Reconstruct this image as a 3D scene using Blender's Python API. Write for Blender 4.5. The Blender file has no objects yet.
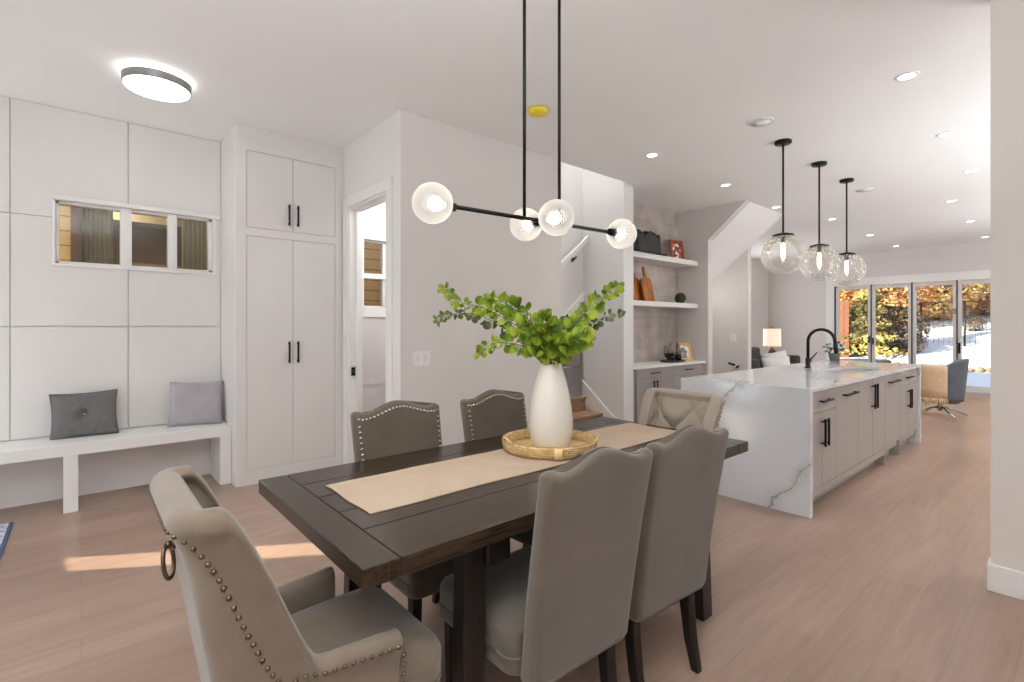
import bpy, bmesh, math, random
from math import sin, cos, pi, radians, sqrt, exp, atan2
from mathutils import Vector, Matrix
random.seed(7)
SC = bpy.context.scene
COL = SC.collection

# ------------------------------------------------------------------ materials
def new_mat(name):
    m = bpy.data.materials.new(name); m.use_nodes = True
    nt = m.node_tree
    b = nt.nodes['Principled BSDF']
    return m, nt, b
def N(nt, t, **k):
    n = nt.nodes.new(t)
    for a, v in k.items(): setattr(n, a, v)
    return n
def sset(b, **k):
    for a, v in k.items():
        a = a.replace('_', ' ')
        if a in b.inputs:
            if isinstance(v, tuple) and len(v) == 3: v = (*v, 1)
            b.inputs[a].default_value = v
def srgb(r, g, b):
    f = lambda c: (c/255/12.92) if c/255 <= .04045 else ((c/255+.055)/1.055)**2.4
    return (f(r), f(g), f(b))
def simple(name, col, rough=.5, metal=0., var=.0, scale=8., bump=0., bscale=200., spec=.5, sheen=0., coat=0.):
    m, nt, b = new_mat(name)
    sset(b, Base_Color=col, Roughness=rough, Metallic=metal, Specular_IOR_Level=spec, Sheen_Weight=sheen, Coat_Weight=coat)
    tc = N(nt, 'ShaderNodeTexCoord')
    if var > 0:
        no = N(nt, 'ShaderNodeTexNoise'); no.inputs['Scale'].default_value = scale; no.inputs['Detail'].default_value = 4
        nt.links.new(tc.outputs['Object'], no.inputs['Vector'])
        r = N(nt, 'ShaderNodeValToRGB')
        r.color_ramp.elements[0].position = .3; r.color_ramp.elements[1].position = .7
        r.color_ramp.elements[0].color = (*[c*(1-var) for c in col], 1)
        r.color_ramp.elements[1].color = (*[min(1, c*(1+var)) for c in col], 1)
        nt.links.new(no.outputs['Fac'], r.inputs['Fac']); nt.links.new(r.outputs['Color'], b.inputs['Base Color'])
    if bump > 0:
        n2 = N(nt, 'ShaderNodeTexNoise'); n2.inputs['Scale'].default_value = bscale; n2.inputs['Detail'].default_value = 3
        nt.links.new(tc.outputs['Object'], n2.inputs['Vector'])
        bp = N(nt, 'ShaderNodeBump'); bp.inputs['Strength'].default_value = bump; bp.inputs['Distance'].default_value = .01
        nt.links.new(n2.outputs['Fac'], bp.inputs['Height']); nt.links.new(bp.outputs['Normal'], b.inputs['Normal'])
    return m
def emit(name, col, strength):
    m, nt, b = new_mat(name)
    sset(b, Base_Color=col, Emission_Color=col, Emission_Strength=strength, Roughness=.5)
    return m
def clear_glass(name, tint=(1, 1, 1), refl=1.0, rough=.0, haze=.0, ior=1.45, hazecol=(1, 1, 1)):
    m = bpy.data.materials.new(name); m.use_nodes = True; nt = m.node_tree; nt.nodes.clear()
    out = N(nt, 'ShaderNodeOutputMaterial')
    t = N(nt, 'ShaderNodeBsdfTransparent'); t.inputs['Color'].default_value = (*tint, 1)
    g = N(nt, 'ShaderNodeBsdfGlossy'); g.inputs['Roughness'].default_value = rough
    fr = N(nt, 'ShaderNodeFresnel'); fr.inputs['IOR'].default_value = ior
    mu = N(nt, 'ShaderNodeMath', operation='MULTIPLY'); mu.inputs[1].default_value = refl; mu.use_clamp = True
    nt.links.new(fr.outputs[0], mu.inputs[0])
    mx = N(nt, 'ShaderNodeMixShader')
    nt.links.new(mu.outputs[0], mx.inputs[0]); nt.links.new(t.outputs[0], mx.inputs[1]); nt.links.new(g.outputs[0], mx.inputs[2])
    last = mx
    if haze > 0:
        d = N(nt, 'ShaderNodeBsdfTranslucent'); d.inputs['Color'].default_value = (*hazecol, 1)
        m2 = N(nt, 'ShaderNodeMixShader')
        lw = N(nt, 'ShaderNodeLayerWeight'); lw.inputs['Blend'].default_value = .35
        ma = N(nt, 'ShaderNodeMath', operation='MULTIPLY_ADD'); ma.inputs[1].default_value = .26; ma.inputs[2].default_value = haze; ma.use_clamp = True
        nt.links.new(lw.outputs['Facing'], ma.inputs[0]); nt.links.new(ma.outputs[0], m2.inputs[0])
        nt.links.new(mx.outputs[0], m2.inputs[1]); nt.links.new(d.outputs[0], m2.inputs[2]); last = m2
    nt.links.new(last.outputs[0], out.inputs['Surface'])
    return m

def floor_mat():
    m, nt, b = new_mat('oak_floor')
    tc = N(nt, 'ShaderNodeTexCoord'); mp = N(nt, 'ShaderNodeMapping')
    mp.inputs['Rotation'].default_value = (0, 0, pi/2)
    nt.links.new(tc.outputs['Object'], mp.inputs['Vector'])
    br = N(nt, 'ShaderNodeTexBrick'); br.offset = .37; br.squash = 1
    br.inputs['Scale'].default_value = 1; br.inputs['Brick Width'].default_value = 2.4; br.inputs['Row Height'].default_value = .19
    br.inputs['Mortar Size'].default_value = .0012; br.inputs['Mortar Smooth'].default_value = .3; br.inputs['Bias'].default_value = 0
    br.inputs['Color1'].default_value = (*srgb(169, 144, 128), 1); br.inputs['Color2'].default_value = (*srgb(160, 135, 119), 1)
    br.inputs['Mortar'].default_value = (*srgb(138, 117, 105), 1)
    nt.links.new(mp.outputs[0], br.inputs['Vector'])
    m2 = N(nt, 'ShaderNodeMapping'); m2.inputs['Scale'].default_value = (14, 1.1, 1)
    nt.links.new(tc.outputs['Object'], m2.inputs['Vector'])
    no = N(nt, 'ShaderNodeTexNoise'); no.inputs['Scale'].default_value = 2.2; no.inputs['Detail'].default_value = 7; no.inputs['Roughness'].default_value = .62; no.inputs['Distortion'].default_value = .6
    nt.links.new(m2.outputs[0], no.inputs['Vector'])
    rp = N(nt, 'ShaderNodeValToRGB'); rp.color_ramp.elements[0].position = .3; rp.color_ramp.elements[1].position = .72
    rp.color_ramp.elements[0].color = (.80, .77, .75, 1); rp.color_ramp.elements[1].color = (1.06, 1.05, 1.05, 1)
    nt.links.new(no.outputs['Fac'], rp.inputs['Fac'])
    mx = N(nt, 'ShaderNodeMix', data_type='RGBA', blend_type='MULTIPLY'); mx.inputs['Factor'].default_value = .8
    nt.links.new(br.outputs['Color'], mx.inputs['A']); nt.links.new(rp.outputs['Color'], mx.inputs['B'])
    m3 = N(nt, 'ShaderNodeMapping'); m3.inputs['Scale'].default_value = (1.6, .35, 1); m3.inputs['Rotation'].default_value = (0, 0, .12)
    nt.links.new(tc.outputs['Object'], m3.inputs['Vector'])
    nb = N(nt, 'ShaderNodeTexNoise'); nb.inputs['Scale'].default_value = 2.0; nb.inputs['Detail'].default_value = 3; nt.links.new(m3.outputs[0], nb.inputs['Vector'])
    rb = N(nt, 'ShaderNodeValToRGB'); rb.color_ramp.elements[0].position = .32; rb.color_ramp.elements[1].position = .68
    rb.color_ramp.elements[0].color = (.84, .82, .80, 1); rb.color_ramp.elements[1].color = (1.08, 1.08, 1.09, 1); nt.links.new(nb.outputs['Fac'], rb.inputs['Fac'])
    mb_ = N(nt, 'ShaderNodeMix', data_type='RGBA', blend_type='MULTIPLY'); mb_.inputs['Factor'].default_value = 1
    nt.links.new(mx.outputs['Result'], mb_.inputs['A']); nt.links.new(rb.outputs['Color'], mb_.inputs['B'])
    nt.links.new(mb_.outputs['Result'], b.inputs['Base Color'])
    sset(b, Roughness=.30, Specular_IOR_Level=.45)
    bp = N(nt, 'ShaderNodeBump'); bp.inputs['Strength'].default_value = .08; bp.inputs['Distance'].default_value = .004
    nt.links.new(no.outputs['Fac'], bp.inputs['Height']); nt.links.new(bp.outputs['Normal'], b.inputs['Normal'])
    return m
def wood_mat(name, c1, c2, scale=(1, 1, 1), rough=.35, coat=0., bump=.15):
    m, nt, b = new_mat(name)
    tc = N(nt, 'ShaderNodeTexCoord'); mp = N(nt, 'ShaderNodeMapping'); mp.inputs['Scale'].default_value = scale
    nt.links.new(tc.outputs['Object'], mp.inputs['Vector'])
    no = N(nt, 'ShaderNodeTexNoise'); no.inputs['Scale'].default_value = 6; no.inputs['Detail'].default_value = 6; no.inputs['Distortion'].default_value = .8
    nt.links.new(mp.outputs[0], no.inputs['Vector'])
    rp = N(nt, 'ShaderNodeValToRGB'); rp.color_ramp.elements[0].position = .35; rp.color_ramp.elements[1].position = .68
    rp.color_ramp.elements[0].color = (*c1, 1); rp.color_ramp.elements[1].color = (*c2, 1)
    nt.links.new(no.outputs['Fac'], rp.inputs['Fac']); nt.links.new(rp.outputs['Color'], b.inputs['Base Color'])
    bp = N(nt, 'ShaderNodeBump'); bp.inputs['Strength'].default_value = bump; bp.inputs['Distance'].default_value = .004
    nt.links.new(no.outputs['Fac'], bp.inputs['Height']); nt.links.new(bp.outputs['Normal'], b.inputs['Normal'])
    sset(b, Roughness=rough, Coat_Weight=0., Specular_IOR_Level=.34)
    return m
def marble_mat():
    m, nt, b = new_mat('veined_quartz')
    tc = N(nt, 'ShaderNodeTexCoord')
    mp = N(nt, 'ShaderNodeMapping'); mp.inputs['Rotation'].default_value = (.2, .65, .5); mp.inputs['Location'].default_value = (.63, .1, .32)
    nt.links.new(tc.outputs['Object'], mp.inputs['Vector'])
    n1 = N(nt, 'ShaderNodeTexNoise'); n1.inputs['Scale'].default_value = 1.15; n1.inputs['Detail'].default_value = 5; n1.inputs['Roughness'].default_value = .55
    nt.links.new(mp.outputs[0], n1.inputs['Vector'])
    dt = N(nt, 'ShaderNodeVectorMath', operation='DOT_PRODUCT'); dt.inputs[1].default_value = (.80, .52, -.62)
    nt.links.new(tc.outputs['Object'], dt.inputs[0])
    def vein(w, per, amp, off):
        k = N(nt, 'ShaderNodeMath', operation='MULTIPLY_ADD'); k.inputs[1].default_value = amp
        nt.links.new(n1.outputs['Fac'], k.inputs[0]); nt.links.new(dt.outputs['Value'], k.inputs[2])
        o = N(nt, 'ShaderNodeMath', operation='ADD'); o.inputs[1].default_value = off; nt.links.new(k.outputs[0], o.inputs[0])
        pp = N(nt, 'ShaderNodeMath', operation='PINGPONG'); pp.inputs[1].default_value = per; nt.links.new(o.outputs[0], pp.inputs[0])
        r = N(nt, 'ShaderNodeMapRange'); r.inputs['From Min'].default_value = 0; r.inputs['From Max'].default_value = w
        r.inputs['To Min'].default_value = 1; r.inputs['To Max'].default_value = 0
        nt.links.new(pp.outputs[0], r.inputs['Value'])
        return r
    v1 = vein(.017, .37, .95, .27); v2 = vein(.10, .37, .95, .27)
    n2 = N(nt, 'ShaderNodeTexNoise'); n2.inputs['Scale'].default_value = 2.4; n2.inputs['Detail'].default_value = 3
    nt.links.new(tc.outputs['Object'], n2.inputs['Vector'])
    r2 = N(nt, 'ShaderNodeMapRange'); r2.inputs['From Min'].default_value = .36; r2.inputs['From Max'].default_value = .6
    nt.links.new(n2.outputs['Fac'], r2.inputs['Value'])
    mul = N(nt, 'ShaderNodeMath', operation='MULTIPLY'); nt.links.new(v1.outputs[0], mul.inputs[0]); nt.links.new(r2.outputs[0], mul.inputs[1])
    mul2 = N(nt, 'ShaderNodeMath', operation='MULTIPLY'); nt.links.new(v2.outputs[0], mul2.inputs[0]); mul2.inputs[1].default_value = .24
    ad = N(nt, 'ShaderNodeMath', operation='ADD'); ad.use_clamp = True
    m3 = N(nt, 'ShaderNodeMath', operation='MULTIPLY'); m3.inputs[1].default_value = .75
    nt.links.new(mul.outputs[0], m3.inputs[0])
    nt.links.new(m3.outputs[0], ad.inputs[0]); nt.links.new(mul2.outputs[0], ad.inputs[1])
    mx = N(nt, 'ShaderNodeMix', data_type='RGBA'); mx.inputs['A'].default_value = (*srgb(212, 214, 216), 1); mx.inputs['B'].default_value = (*srgb(128, 124, 120), 1)
    nt.links.new(ad.outputs[0], mx.inputs['Factor']); nt.links.new(mx.outputs['Result'], b.inputs['Base Color'])
    sset(b, Roughness=.12, Specular_IOR_Level=.8)
    return m
def tile_mat():
    m, nt, b = new_mat('greige_stone_tile')
    tc = N(nt, 'ShaderNodeTexCoord'); sp = N(nt, 'ShaderNodeSeparateXYZ'); cb = N(nt, 'ShaderNodeCombineXYZ')
    nt.links.new(tc.outputs['Object'], sp.inputs[0]); nt.links.new(sp.outputs['Y'], cb.inputs['X']); nt.links.new(sp.outputs['Z'], cb.inputs['Y'])
    br = N(nt, 'ShaderNodeTexBrick'); br.inputs['Scale'].default_value = 1; br.inputs['Brick Width'].default_value = .6; br.inputs['Row Height'].default_value = .15
    br.inputs['Mortar Size'].default_value = .002
    br.inputs['Color1'].default_value = (*srgb(198, 188, 180), 1); br.inputs['Color2'].default_value = (*srgb(180, 170, 162), 1); br.inputs['Mortar'].default_value = (*srgb(160, 151, 144), 1)
    nt.links.new(cb.outputs[0], br.inputs['Vector'])
    no = N(nt, 'ShaderNodeTexNoise'); no.inputs['Scale'].default_value = 4; no.inputs['Detail'].default_value = 6
    nt.links.new(tc.outputs['Object'], no.inputs['Vector'])
    rp = N(nt, 'ShaderNodeValToRGB'); rp.color_ramp.elements[0].color = (.72, .70, .69, 1); rp.color_ramp.elements[1].color = (1.1, 1.1, 1.1, 1)
    rp.color_ramp.elements[0].position = .3; rp.color_ramp.elements[1].position = .7
    nt.links.new(no.outputs['Fac'], rp.inputs['Fac'])
    mx = N(nt, 'ShaderNodeMix', data_type='RGBA', blend_type='MULTIPLY'); mx.inputs['Factor'].default_value = 1
    nt.links.new(br.outputs['Color'], mx.inputs['A']); nt.links.new(rp.outputs['Color'], mx.inputs['B']); nt.links.new(mx.outputs['Result'], b.inputs['Base Color'])
    sset(b, Roughness=.4)
    return m
def weave_mat(name, c1, c2, sx, sz, bump=.5, rough=.8):
    m, nt, b = new_mat(name)
    tc = N(nt, 'ShaderNodeTexCoord'); sp = N(nt, 'ShaderNodeSeparateXYZ'); nt.links.new(tc.outputs['Object'], sp.inputs[0])
    at = N(nt, 'ShaderNodeMath', operation='ARCTAN2'); nt.links.new(sp.outputs['Y'], at.inputs[0]); nt.links.new(sp.outputs['X'], at.inputs[1])
    cb = N(nt, 'ShaderNodeCombineXYZ'); nt.links.new(at.outputs[0], cb.inputs['X']); nt.links.new(sp.outputs['Z'], cb.inputs['Y'])
    br = N(nt, 'ShaderNodeTexBrick'); br.inputs['Scale'].default_value = 1; br.inputs['Brick Width'].default_value = sx; br.inputs['Row Height'].default_value = sz
    br.inputs['Mortar Size'].default_value = sz*.14; br.inputs['Mortar Smooth'].default_value = 1
    br.inputs['Color1'].default_value = (*c1, 1); br.inputs['Color2'].default_value = (*c2, 1); br.inputs['Mortar'].default_value = (*[c*.4 for c in c2], 1)
    nt.links.new(cb.outputs[0], br.inputs['Vector']); nt.links.new(br.outputs['Color'], b.inputs['Base Color'])
    bp = N(nt, 'ShaderNodeBump'); bp.inputs['Strength'].default_value = bump; bp.inputs['Distance'].default_value = .004; bp.invert = True
    nt.links.new(br.outputs['Fac'], bp.inputs['Height']); nt.links.new(bp.outputs['Normal'], b.inputs['Normal'])
    sset(b, Roughness=rough)
    return m
def leaf_mat(name, c1, c2, trans=.35, scale=30):
    m = bpy.data.materials.new(name); m.use_nodes = True; nt = m.node_tree
    b = nt.nodes['Principled BSDF']; out = nt.nodes['Material Output']
    tc = N(nt, 'ShaderNodeTexCoord'); no = N(nt, 'ShaderNodeTexNoise'); no.inputs['Scale'].default_value = scale; no.inputs['Detail'].default_value = 2
    nt.links.new(tc.outputs['Object'], no.inputs['Vector'])
    rp = N(nt, 'ShaderNodeValToRGB'); rp.color_ramp.elements[0].position = .35; rp.color_ramp.elements[1].position = .65
    rp.color_ramp.elements[0].color = (*c1, 1); rp.color_ramp.elements[1].color = (*c2, 1)
    nt.links.new(no.outputs['Fac'], rp.inputs['Fac']); nt.links.new(rp.outputs['Color'], b.inputs['Base Color'])
    sset(b, Roughness=.5, Specular_IOR_Level=.3)
    t = N(nt, 'ShaderNodeBsdfTranslucent'); nt.links.new(rp.outputs['Color'], t.inputs['Color'])
    mx = N(nt, 'ShaderNodeMixShader'); mx.inputs[0].default_value = trans
    nt.links.new(b.outputs[0], mx.inputs[1]); nt.links.new(t.outputs[0], mx.inputs[2]); nt.links.new(mx.outputs[0], out.inputs['Surface'])
    return m
def band_mat(name, c1, c2, axis, period, width, rough=.7):
    # lap-siding style bands along an axis
    m, nt, b = new_mat(name)
    tc = N(nt, 'ShaderNodeTexCoord'); sp = N(nt, 'ShaderNodeSeparateXYZ'); nt.links.new(tc.outputs['Object'], sp.inputs[0])
    md = N(nt, 'ShaderNodeMath', operation='PINGPONG'); md.inputs[1].default_value = period/2
    nt.links.new(sp.outputs[axis], md.inputs[0])
    lt = N(nt, 'ShaderNodeMath', operation='LESS_THAN'); lt.inputs[1].default_value = width; nt.links.new(md.outputs[0], lt.inputs[0])
    mx = N(nt, 'ShaderNodeMix', data_type='RGBA'); mx.inputs['A'].default_value = (*c1, 1); mx.inputs['B'].default_value = (*c2, 1)
    nt.links.new(lt.outputs[0], mx.inputs['Factor']); nt.links.new(mx.outputs['Result'], b.inputs['Base Color']); sset(b, Roughness=rough)
    return m

M = {}
M['white'] = simple('white_wall_paint', srgb(229, 226, 223), .55, var=.01, scale=2)
M['ceil'] = simple('ceiling_paint', srgb(245, 244, 242), .8, var=.01, scale=1)
M['greige'] = simple('greige_wall_paint', srgb(219, 213, 209), .6, var=.012, scale=2)
M['rightwall'] = simple('right_wall_paint', srgb(222, 215, 208), .6, var=.01, scale=2)  # even warm off-white of the right-hand wall
M['trim'] = simple('white_trim_paint', srgb(236, 234, 231), .35, var=.008, scale=3)
M['cab'] = simple('closet_lacquer', srgb(226, 223, 220), .4, var=.008, scale=3)
M['island'] = simple('island_lacquer', srgb(158, 151, 145), .4, var=.01, scale=3)
M['floor'] = floor_mat()
M['black'] = simple('matte_black_metal', (.012, .011, .011), .4, .6, var=.1, scale=20)
M['table'] = wood_mat('espresso_wood', (.017, .0105, .006), (.054, .033, .019), (16, 1.2, 16), .24, .3)
M['tableX'] = wood_mat('espresso_wood_cross', (.017, .0105, .006), (.052, .032, .019), (1.2, 16, 16), .25, .3)
M['leg'] = wood_mat('dark_leg_wood', (.008, .006, .005), (.022, .016, .012), (10, 10, 1), .35)
FAB = srgb(98, 87, 75)
M['fabric'] = simple('taupe_velvet', FAB, .85, var=.12, scale=5, bump=.25, bscale=350, spec=.2, sheen=.35)
M['fabric2'] = simple('warm_taupe_velvet', srgb(124, 109, 93), .8, var=.14, scale=6, bump=.2, bscale=350, spec=.2, sheen=.4)
M['fabric3'] = simple('lightened_taupe_velvet', srgb(160, 146, 131), .8, var=.1, scale=6, bump=.2, bscale=350, spec=.2, sheen=.4)  # copy of the host chair velvet, lightened as if lit more strongly
M['nail'] = simple('silver_nailhead', srgb(205, 198, 188), .25, 1., var=.05)
M['bronze'] = simple('bronze_nailhead', srgb(120, 104, 88), .3, 1., var=.05)
M['runner'] = simple('sand_linen', srgb(188, 165, 142), .9, var=.06, scale=9, bump=.3, bscale=400)
M['rattan'] = weave_mat('woven_seagrass', srgb(222, 192, 140), srgb(190, 152, 98), .07, .009)
M['rattan_in'] = simple('seagrass_bottom', srgb(214, 182, 130), .8, var=.2, scale=25, bump=.5, bscale=120)
M['ceramic'] = simple('cream_ceramic', srgb(226, 218, 206), .38, var=.02, scale=4)
M['euc'] = leaf_mat('eucalyptus_leaf', srgb(88, 122, 34), srgb(186, 204, 72), .38, 16)
M['euc2'] = leaf_mat('eucalyptus_leaf_dusky', srgb(80, 100, 52), srgb(150, 166, 96), .3, 14)
M['stem'] = simple('green_brown_stem', srgb(110, 105, 60), .6, var=.1)
M['marble'] = marble_mat()
M['tile'] = tile_mat()
M['glass'] = clear_glass('window_glass', (.98, .99, .99), .8)
M['globe'] = clear_glass('clear_globe_glass', (.995, .99, .985), .8, .0, .06, 1.5, (1, 1, 1))  # slight white haze in the clear glass imitates the bulb's glow
M['globe2'] = clear_glass('glow_haze_globe_glass', (.97, .96, .95), .8, 0, .22, 1.45, (1, .97, .93))  # stronger white haze and pale rim stand in for the inner glow
M['bulb'] = emit('frosted_bulb_lit', (1, .95, .87), 9)
M['filament'] = emit('lit_filament_tube', (1, .82, .55), 16)
M['led'] = emit('led_diffuser', (1, .98, .95), 7)
M['spot'] = emit('downlight_lens', (1, .96, .9), 9)
M['grey_rim'] = simple('grey_metal_rim', srgb(150, 148, 146), .4, .3, var=.03)
M['cushion_a'] = simple('charcoal_wool', srgb(112, 110, 110), .95, var=.12, scale=30, bump=.4, bscale=300)
M['cushion_b'] = simple('mauve_grey_velvet', srgb(165, 160, 164), .8, var=.07, scale=8, sheen=.3)
M['yellow'] = simple('yellow_plastic_cap', srgb(250, 222, 40), .4, var=.1, scale=20)
M['snow'] = simple('snow', srgb(196, 202, 212), .8, var=.04, scale=1.2, bump=.4, bscale=3)
M['neigh'] = band_mat('yellow_lap_siding', srgb(214, 178, 112), srgb(120, 92, 50), 'Z', .16, .006)
M['step'] = wood_mat('oak_stair', srgb(138, 104, 78), srgb(172, 138, 108), (2, 1, 2), .4)
M['carpet'] = simple('grey_stair_carpet', srgb(150, 147, 143), .95, var=.08, scale=60, bump=.3, bscale=300)
M['steel'] = simple('brushed_steel', srgb(52, 51, 50), .5, .1, var=.05)
M['darkgrey'] = simple('charcoal_upholstery', srgb(84, 82, 82), .9, var=.1, scale=20)
M['pillow'] = simple('white_fur_pillow', srgb(232, 230, 228), .9, var=.05, scale=20, bump=.4, bscale=120)
M['lampshade'] = emit('lamp_shade_linen', srgb(246, 220, 196), .55)
M['blue'] = simple('blue_grey_leather', srgb(92, 100, 110), .5, var=.12, scale=8)
M['throw'] = simple('peach_knit_throw', srgb(230, 200, 166), .95, var=.1, scale=40, bump=.5, bscale=140)
M['chrome'] = simple('chrome', srgb(190, 186, 180), .15, 1., var=.03)
M['doorframe'] = simple('white_vinyl_frame', srgb(214, 212, 210), .4, var=.01)
M['gasket'] = simple('dark_gasket', (.05, .05, .05), .6, var=.05)

# ------------------------------------------------------------------ mesh builder
class MB:
    def __init__(s): s.v = []; s.f = []; s.sm = []
    def add(s, vs, fs, smooth=False):
        o = len(s.v); s.v += [tuple(p) for p in vs]
        for f in fs: s.f.append(tuple(i+o for i in f)); s.sm.append(smooth)
        return s
    def box(s, x0, x1, y0, y1, z0, z1):
        x0, x1 = min(x0, x1), max(x0, x1); y0, y1 = min(y0, y1), max(y0, y1); z0, z1 = min(z0, z1), max(z0, z1)
        return s.add([(x0, y0, z0), (x1, y0, z0), (x1, y1, z0), (x0, y1, z0), (x0, y0, z1), (x1, y0, z1), (x1, y1, z1), (x0, y1, z1)],
                     [(0, 3, 2, 1), (4, 5, 6, 7), (0, 1, 5, 4), (1, 2, 6, 5), (2, 3, 7, 6), (3, 0, 4, 7)])
    def prism(s, pts, axis, a, b):
        # polygon pts in the plane normal to axis, extruded from a to b
        n = len(pts)
        def mk(p, t):
            if axis == 'x': return (t, p[0], p[1])
            if axis == 'y': return (p[0], t, p[1])
            return (p[0], p[1], t)
        vs = [mk(p, a) for p in pts]+[mk(p, b) for p in pts]
        fs = [tuple(range(n))[::-1], tuple(range(n, 2*n))]+[(i, (i+1) % n, n+(i+1) % n, n+i) for i in range(n)]
        return s.add(vs, fs)
    def loft(s, loops, cap=True, closed=True, smooth=True):
        n = len(loops[0]); vs = [p for l in loops for p in l]; fs = []
        for j in range(len(loops)-1):
            for i in range(n if closed else n-1):
                a = j*n+i; b = j*n+(i+1) % n
                fs.append((a, b, b+n, a+n))
        s.add(vs, fs, smooth)
        if cap and closed:
            s.add(loops[0], [tuple(range(n))[::-1]]); s.add(loops[-1], [tuple(range(n))])
        return s
    def lathe(s, prof, c=(0, 0, 0), n=32, smooth=True, cap=True):
        loops = [[(c[0]+r*cos(2*pi*i/n), c[1]+r*sin(2*pi*i/n), c[2]+z) for i in range(n)] for r, z in prof]
        return s.loft(loops, cap, True, smooth)
    def cyl(s, p0, p1, r, r2=None, n=16, cap=True):
        return s.tube([p0, p1], [r, r if r2 is None else r2], n, cap)
    def tube(s, pts, r, n=10, cap=True, closed=False):
        pts = [Vector(p) for p in pts]; loops = []
        prev = None
        for i, p in enumerate(pts):
            if closed: t = pts[(i+1) % len(pts)]-pts[i-1]
            else: t = (pts[min(i+1, len(pts)-1)]-pts[max(i-1, 0)])
            t.normalize()
            if prev is None:
                a = Vector((0, 0, 1)) if abs(t.z) < .9 else Vector((1, 0, 0))
                u = t.cross(a).normalized()
            else:
                u = (prev-t*prev.dot(t)).normalized()
            prev = u; w = t.cross(u)
            rr = r[i] if isinstance(r, (list, tuple)) else r
            loops.append([tuple(p+(u*cos(2*pi*k/n)+w*sin(2*pi*k/n))*rr) for k in range(n)])
        if closed: loops.append(loops[0])
        return s.loft(loops, cap and not closed, True, True)
    def sphere(s, c, r, nu=16, nv=10, sc=(1, 1, 1)):
        loops = []
        for j in range(nv+1):
            t = pi*j/nv; rr = max(sin(t), .002)
            loops.append([(c[0]+r*sc[0]*rr*cos(2*pi*i/nu), c[1]+r*sc[1]*rr*sin(2*pi*i/nu), c[2]-r*sc[2]*cos(t)) for i in range(nu)])
        return s.loft(loops, True, True, True)
    def xform(s, mat):
        s.v = [tuple(mat @ Vector(p)) for p in s.v]; return s
    def build(s, name, mat, parent=None, bevel=0., seg=2, kind=None, label=None, subsurf=0):
        me = bpy.data.meshes.new(name); me.from_pydata(s.v, [], s.f); me.update()
        bm = bmesh.new(); bm.from_mesh(me); bmesh.ops.remove_doubles(bm, verts=bm.verts, dist=1e-6)
        bmesh.ops.recalc_face_normals(bm, faces=bm.faces); bm.to_mesh(me); bm.free()
        if len(me.polygons) == len(s.sm): me.polygons.foreach_set('use_smooth', s.sm)
        elif any(s.sm): me.polygons.foreach_set('use_smooth', [True]*len(me.polygons))
        me.materials.append(mat)
        o = bpy.data.objects.new(name, me); COL.objects.link(o)
        if parent: o.parent = parent
        if bevel > 0:
            bv = o.modifiers.new('edge', 'BEVEL'); bv.width = bevel; bv.segments = seg; bv.limit_method = 'ANGLE'; bv.angle_limit = radians(40)
        if subsurf:
            sb = o.modifiers.new('soft', 'SUBSURF'); sb.levels = subsurf; sb.render_levels = subsurf
        if kind: o['kind'] = kind
        if label: o['label'] = label
        return o
def thing(name, label, cat, loc=(0, 0, 0), rz=0., group=None):
    o = bpy.data.objects.new(name, None); COL.objects.link(o); o.empty_display_size = .1
    o.location = loc; o.rotation_euler = (0, 0, rz); o['label'] = label; o['category'] = cat
    if group: o['group'] = group
    return o
def tag(o, label, cat, group=None, kind=None):
    o['label'] = label; o['category'] = cat
    if group: o['group'] = group
    if kind: o['kind'] = kind
    return o
def struct(name, mb, mat, bevel=0., label=None):
    return mb.build(name, mat, None, bevel, kind='structure', label=label)
def dup(root, loc, rz, label, group=None):
    r = root.copy(); COL.objects.link(r); r.location = loc; r.rotation_euler = (0, 0, rz); r['label'] = label
    if group: r['group'] = group
    for ch in root.children:
        c = ch.copy(); COL.objects.link(c); c.parent = r
        for g in ch.children:
            d = g.copy(); COL.objects.link(d); d.parent = c
    return r
def bar_handle(parent, p0, p1, out, name='handle', r=.006, stand=.03):
    # p0,p1 on the face; out = outward vector
    p0, p1, out = Vector(p0), Vector(p1), Vector(out)
    m = MB(); d = (p1-p0).normalized()
    a, b = p0+out*stand, p1+out*stand
    def slab(p, q, w):
        lo = [min(p[i], q[i])-w for i in range(3)]; hi = [max(p[i], q[i])+w for i in range(3)]
        m.box(lo[0], hi[0], lo[1], hi[1], lo[2], hi[2])
    slab(a, b, r); slab(p0+d*r*2, a+d*r*2, r*.8); slab(p1-d*r*2, b-d*r*2, r*.8)
    return m.build(name, M['black'], parent)
WORLD, SUN = 1.3, 17.0
E_ENTRY, E_FRONT, E_BOUNCE, E_BOUNCE2, E_STAIR, E_BATH, E_EAST, E_LIV, E_DOWN = 17, 17, 122, 108, 120, 24, 5, 30, 19
VT_NAME, EXPO = 'Standard', 0.31
# ------------------------------------------------------------------ setting
H = 3.07                       # ceiling height
XW, XC, XA = -5.28, -4.687, -3.565   # left wall, closet front, hall wall planes
YB = 13.85                     # glazed wall
struct('floor', MB().box(-7.2, 3.2, -2.2, YB+.1, -.12, 0), M['floor'])
m = MB()                       # ceiling with the stairwell left open
m.box(-5.4, 3.2, -2.2, 3.75, H, H+.3); m.box(-3.6, 3.2, 3.75, YB+.1, H, H+.3)
m.box(-7.2, -3.6, 5.05, YB+.1, H, H+.3)
struct('ceiling', m, M['ceil'])
struct('ceiling_stairwell', MB().box(-6.6, -3.3, 3.4, 5.3, 5.6, 5.7), M['ceil'])
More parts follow.
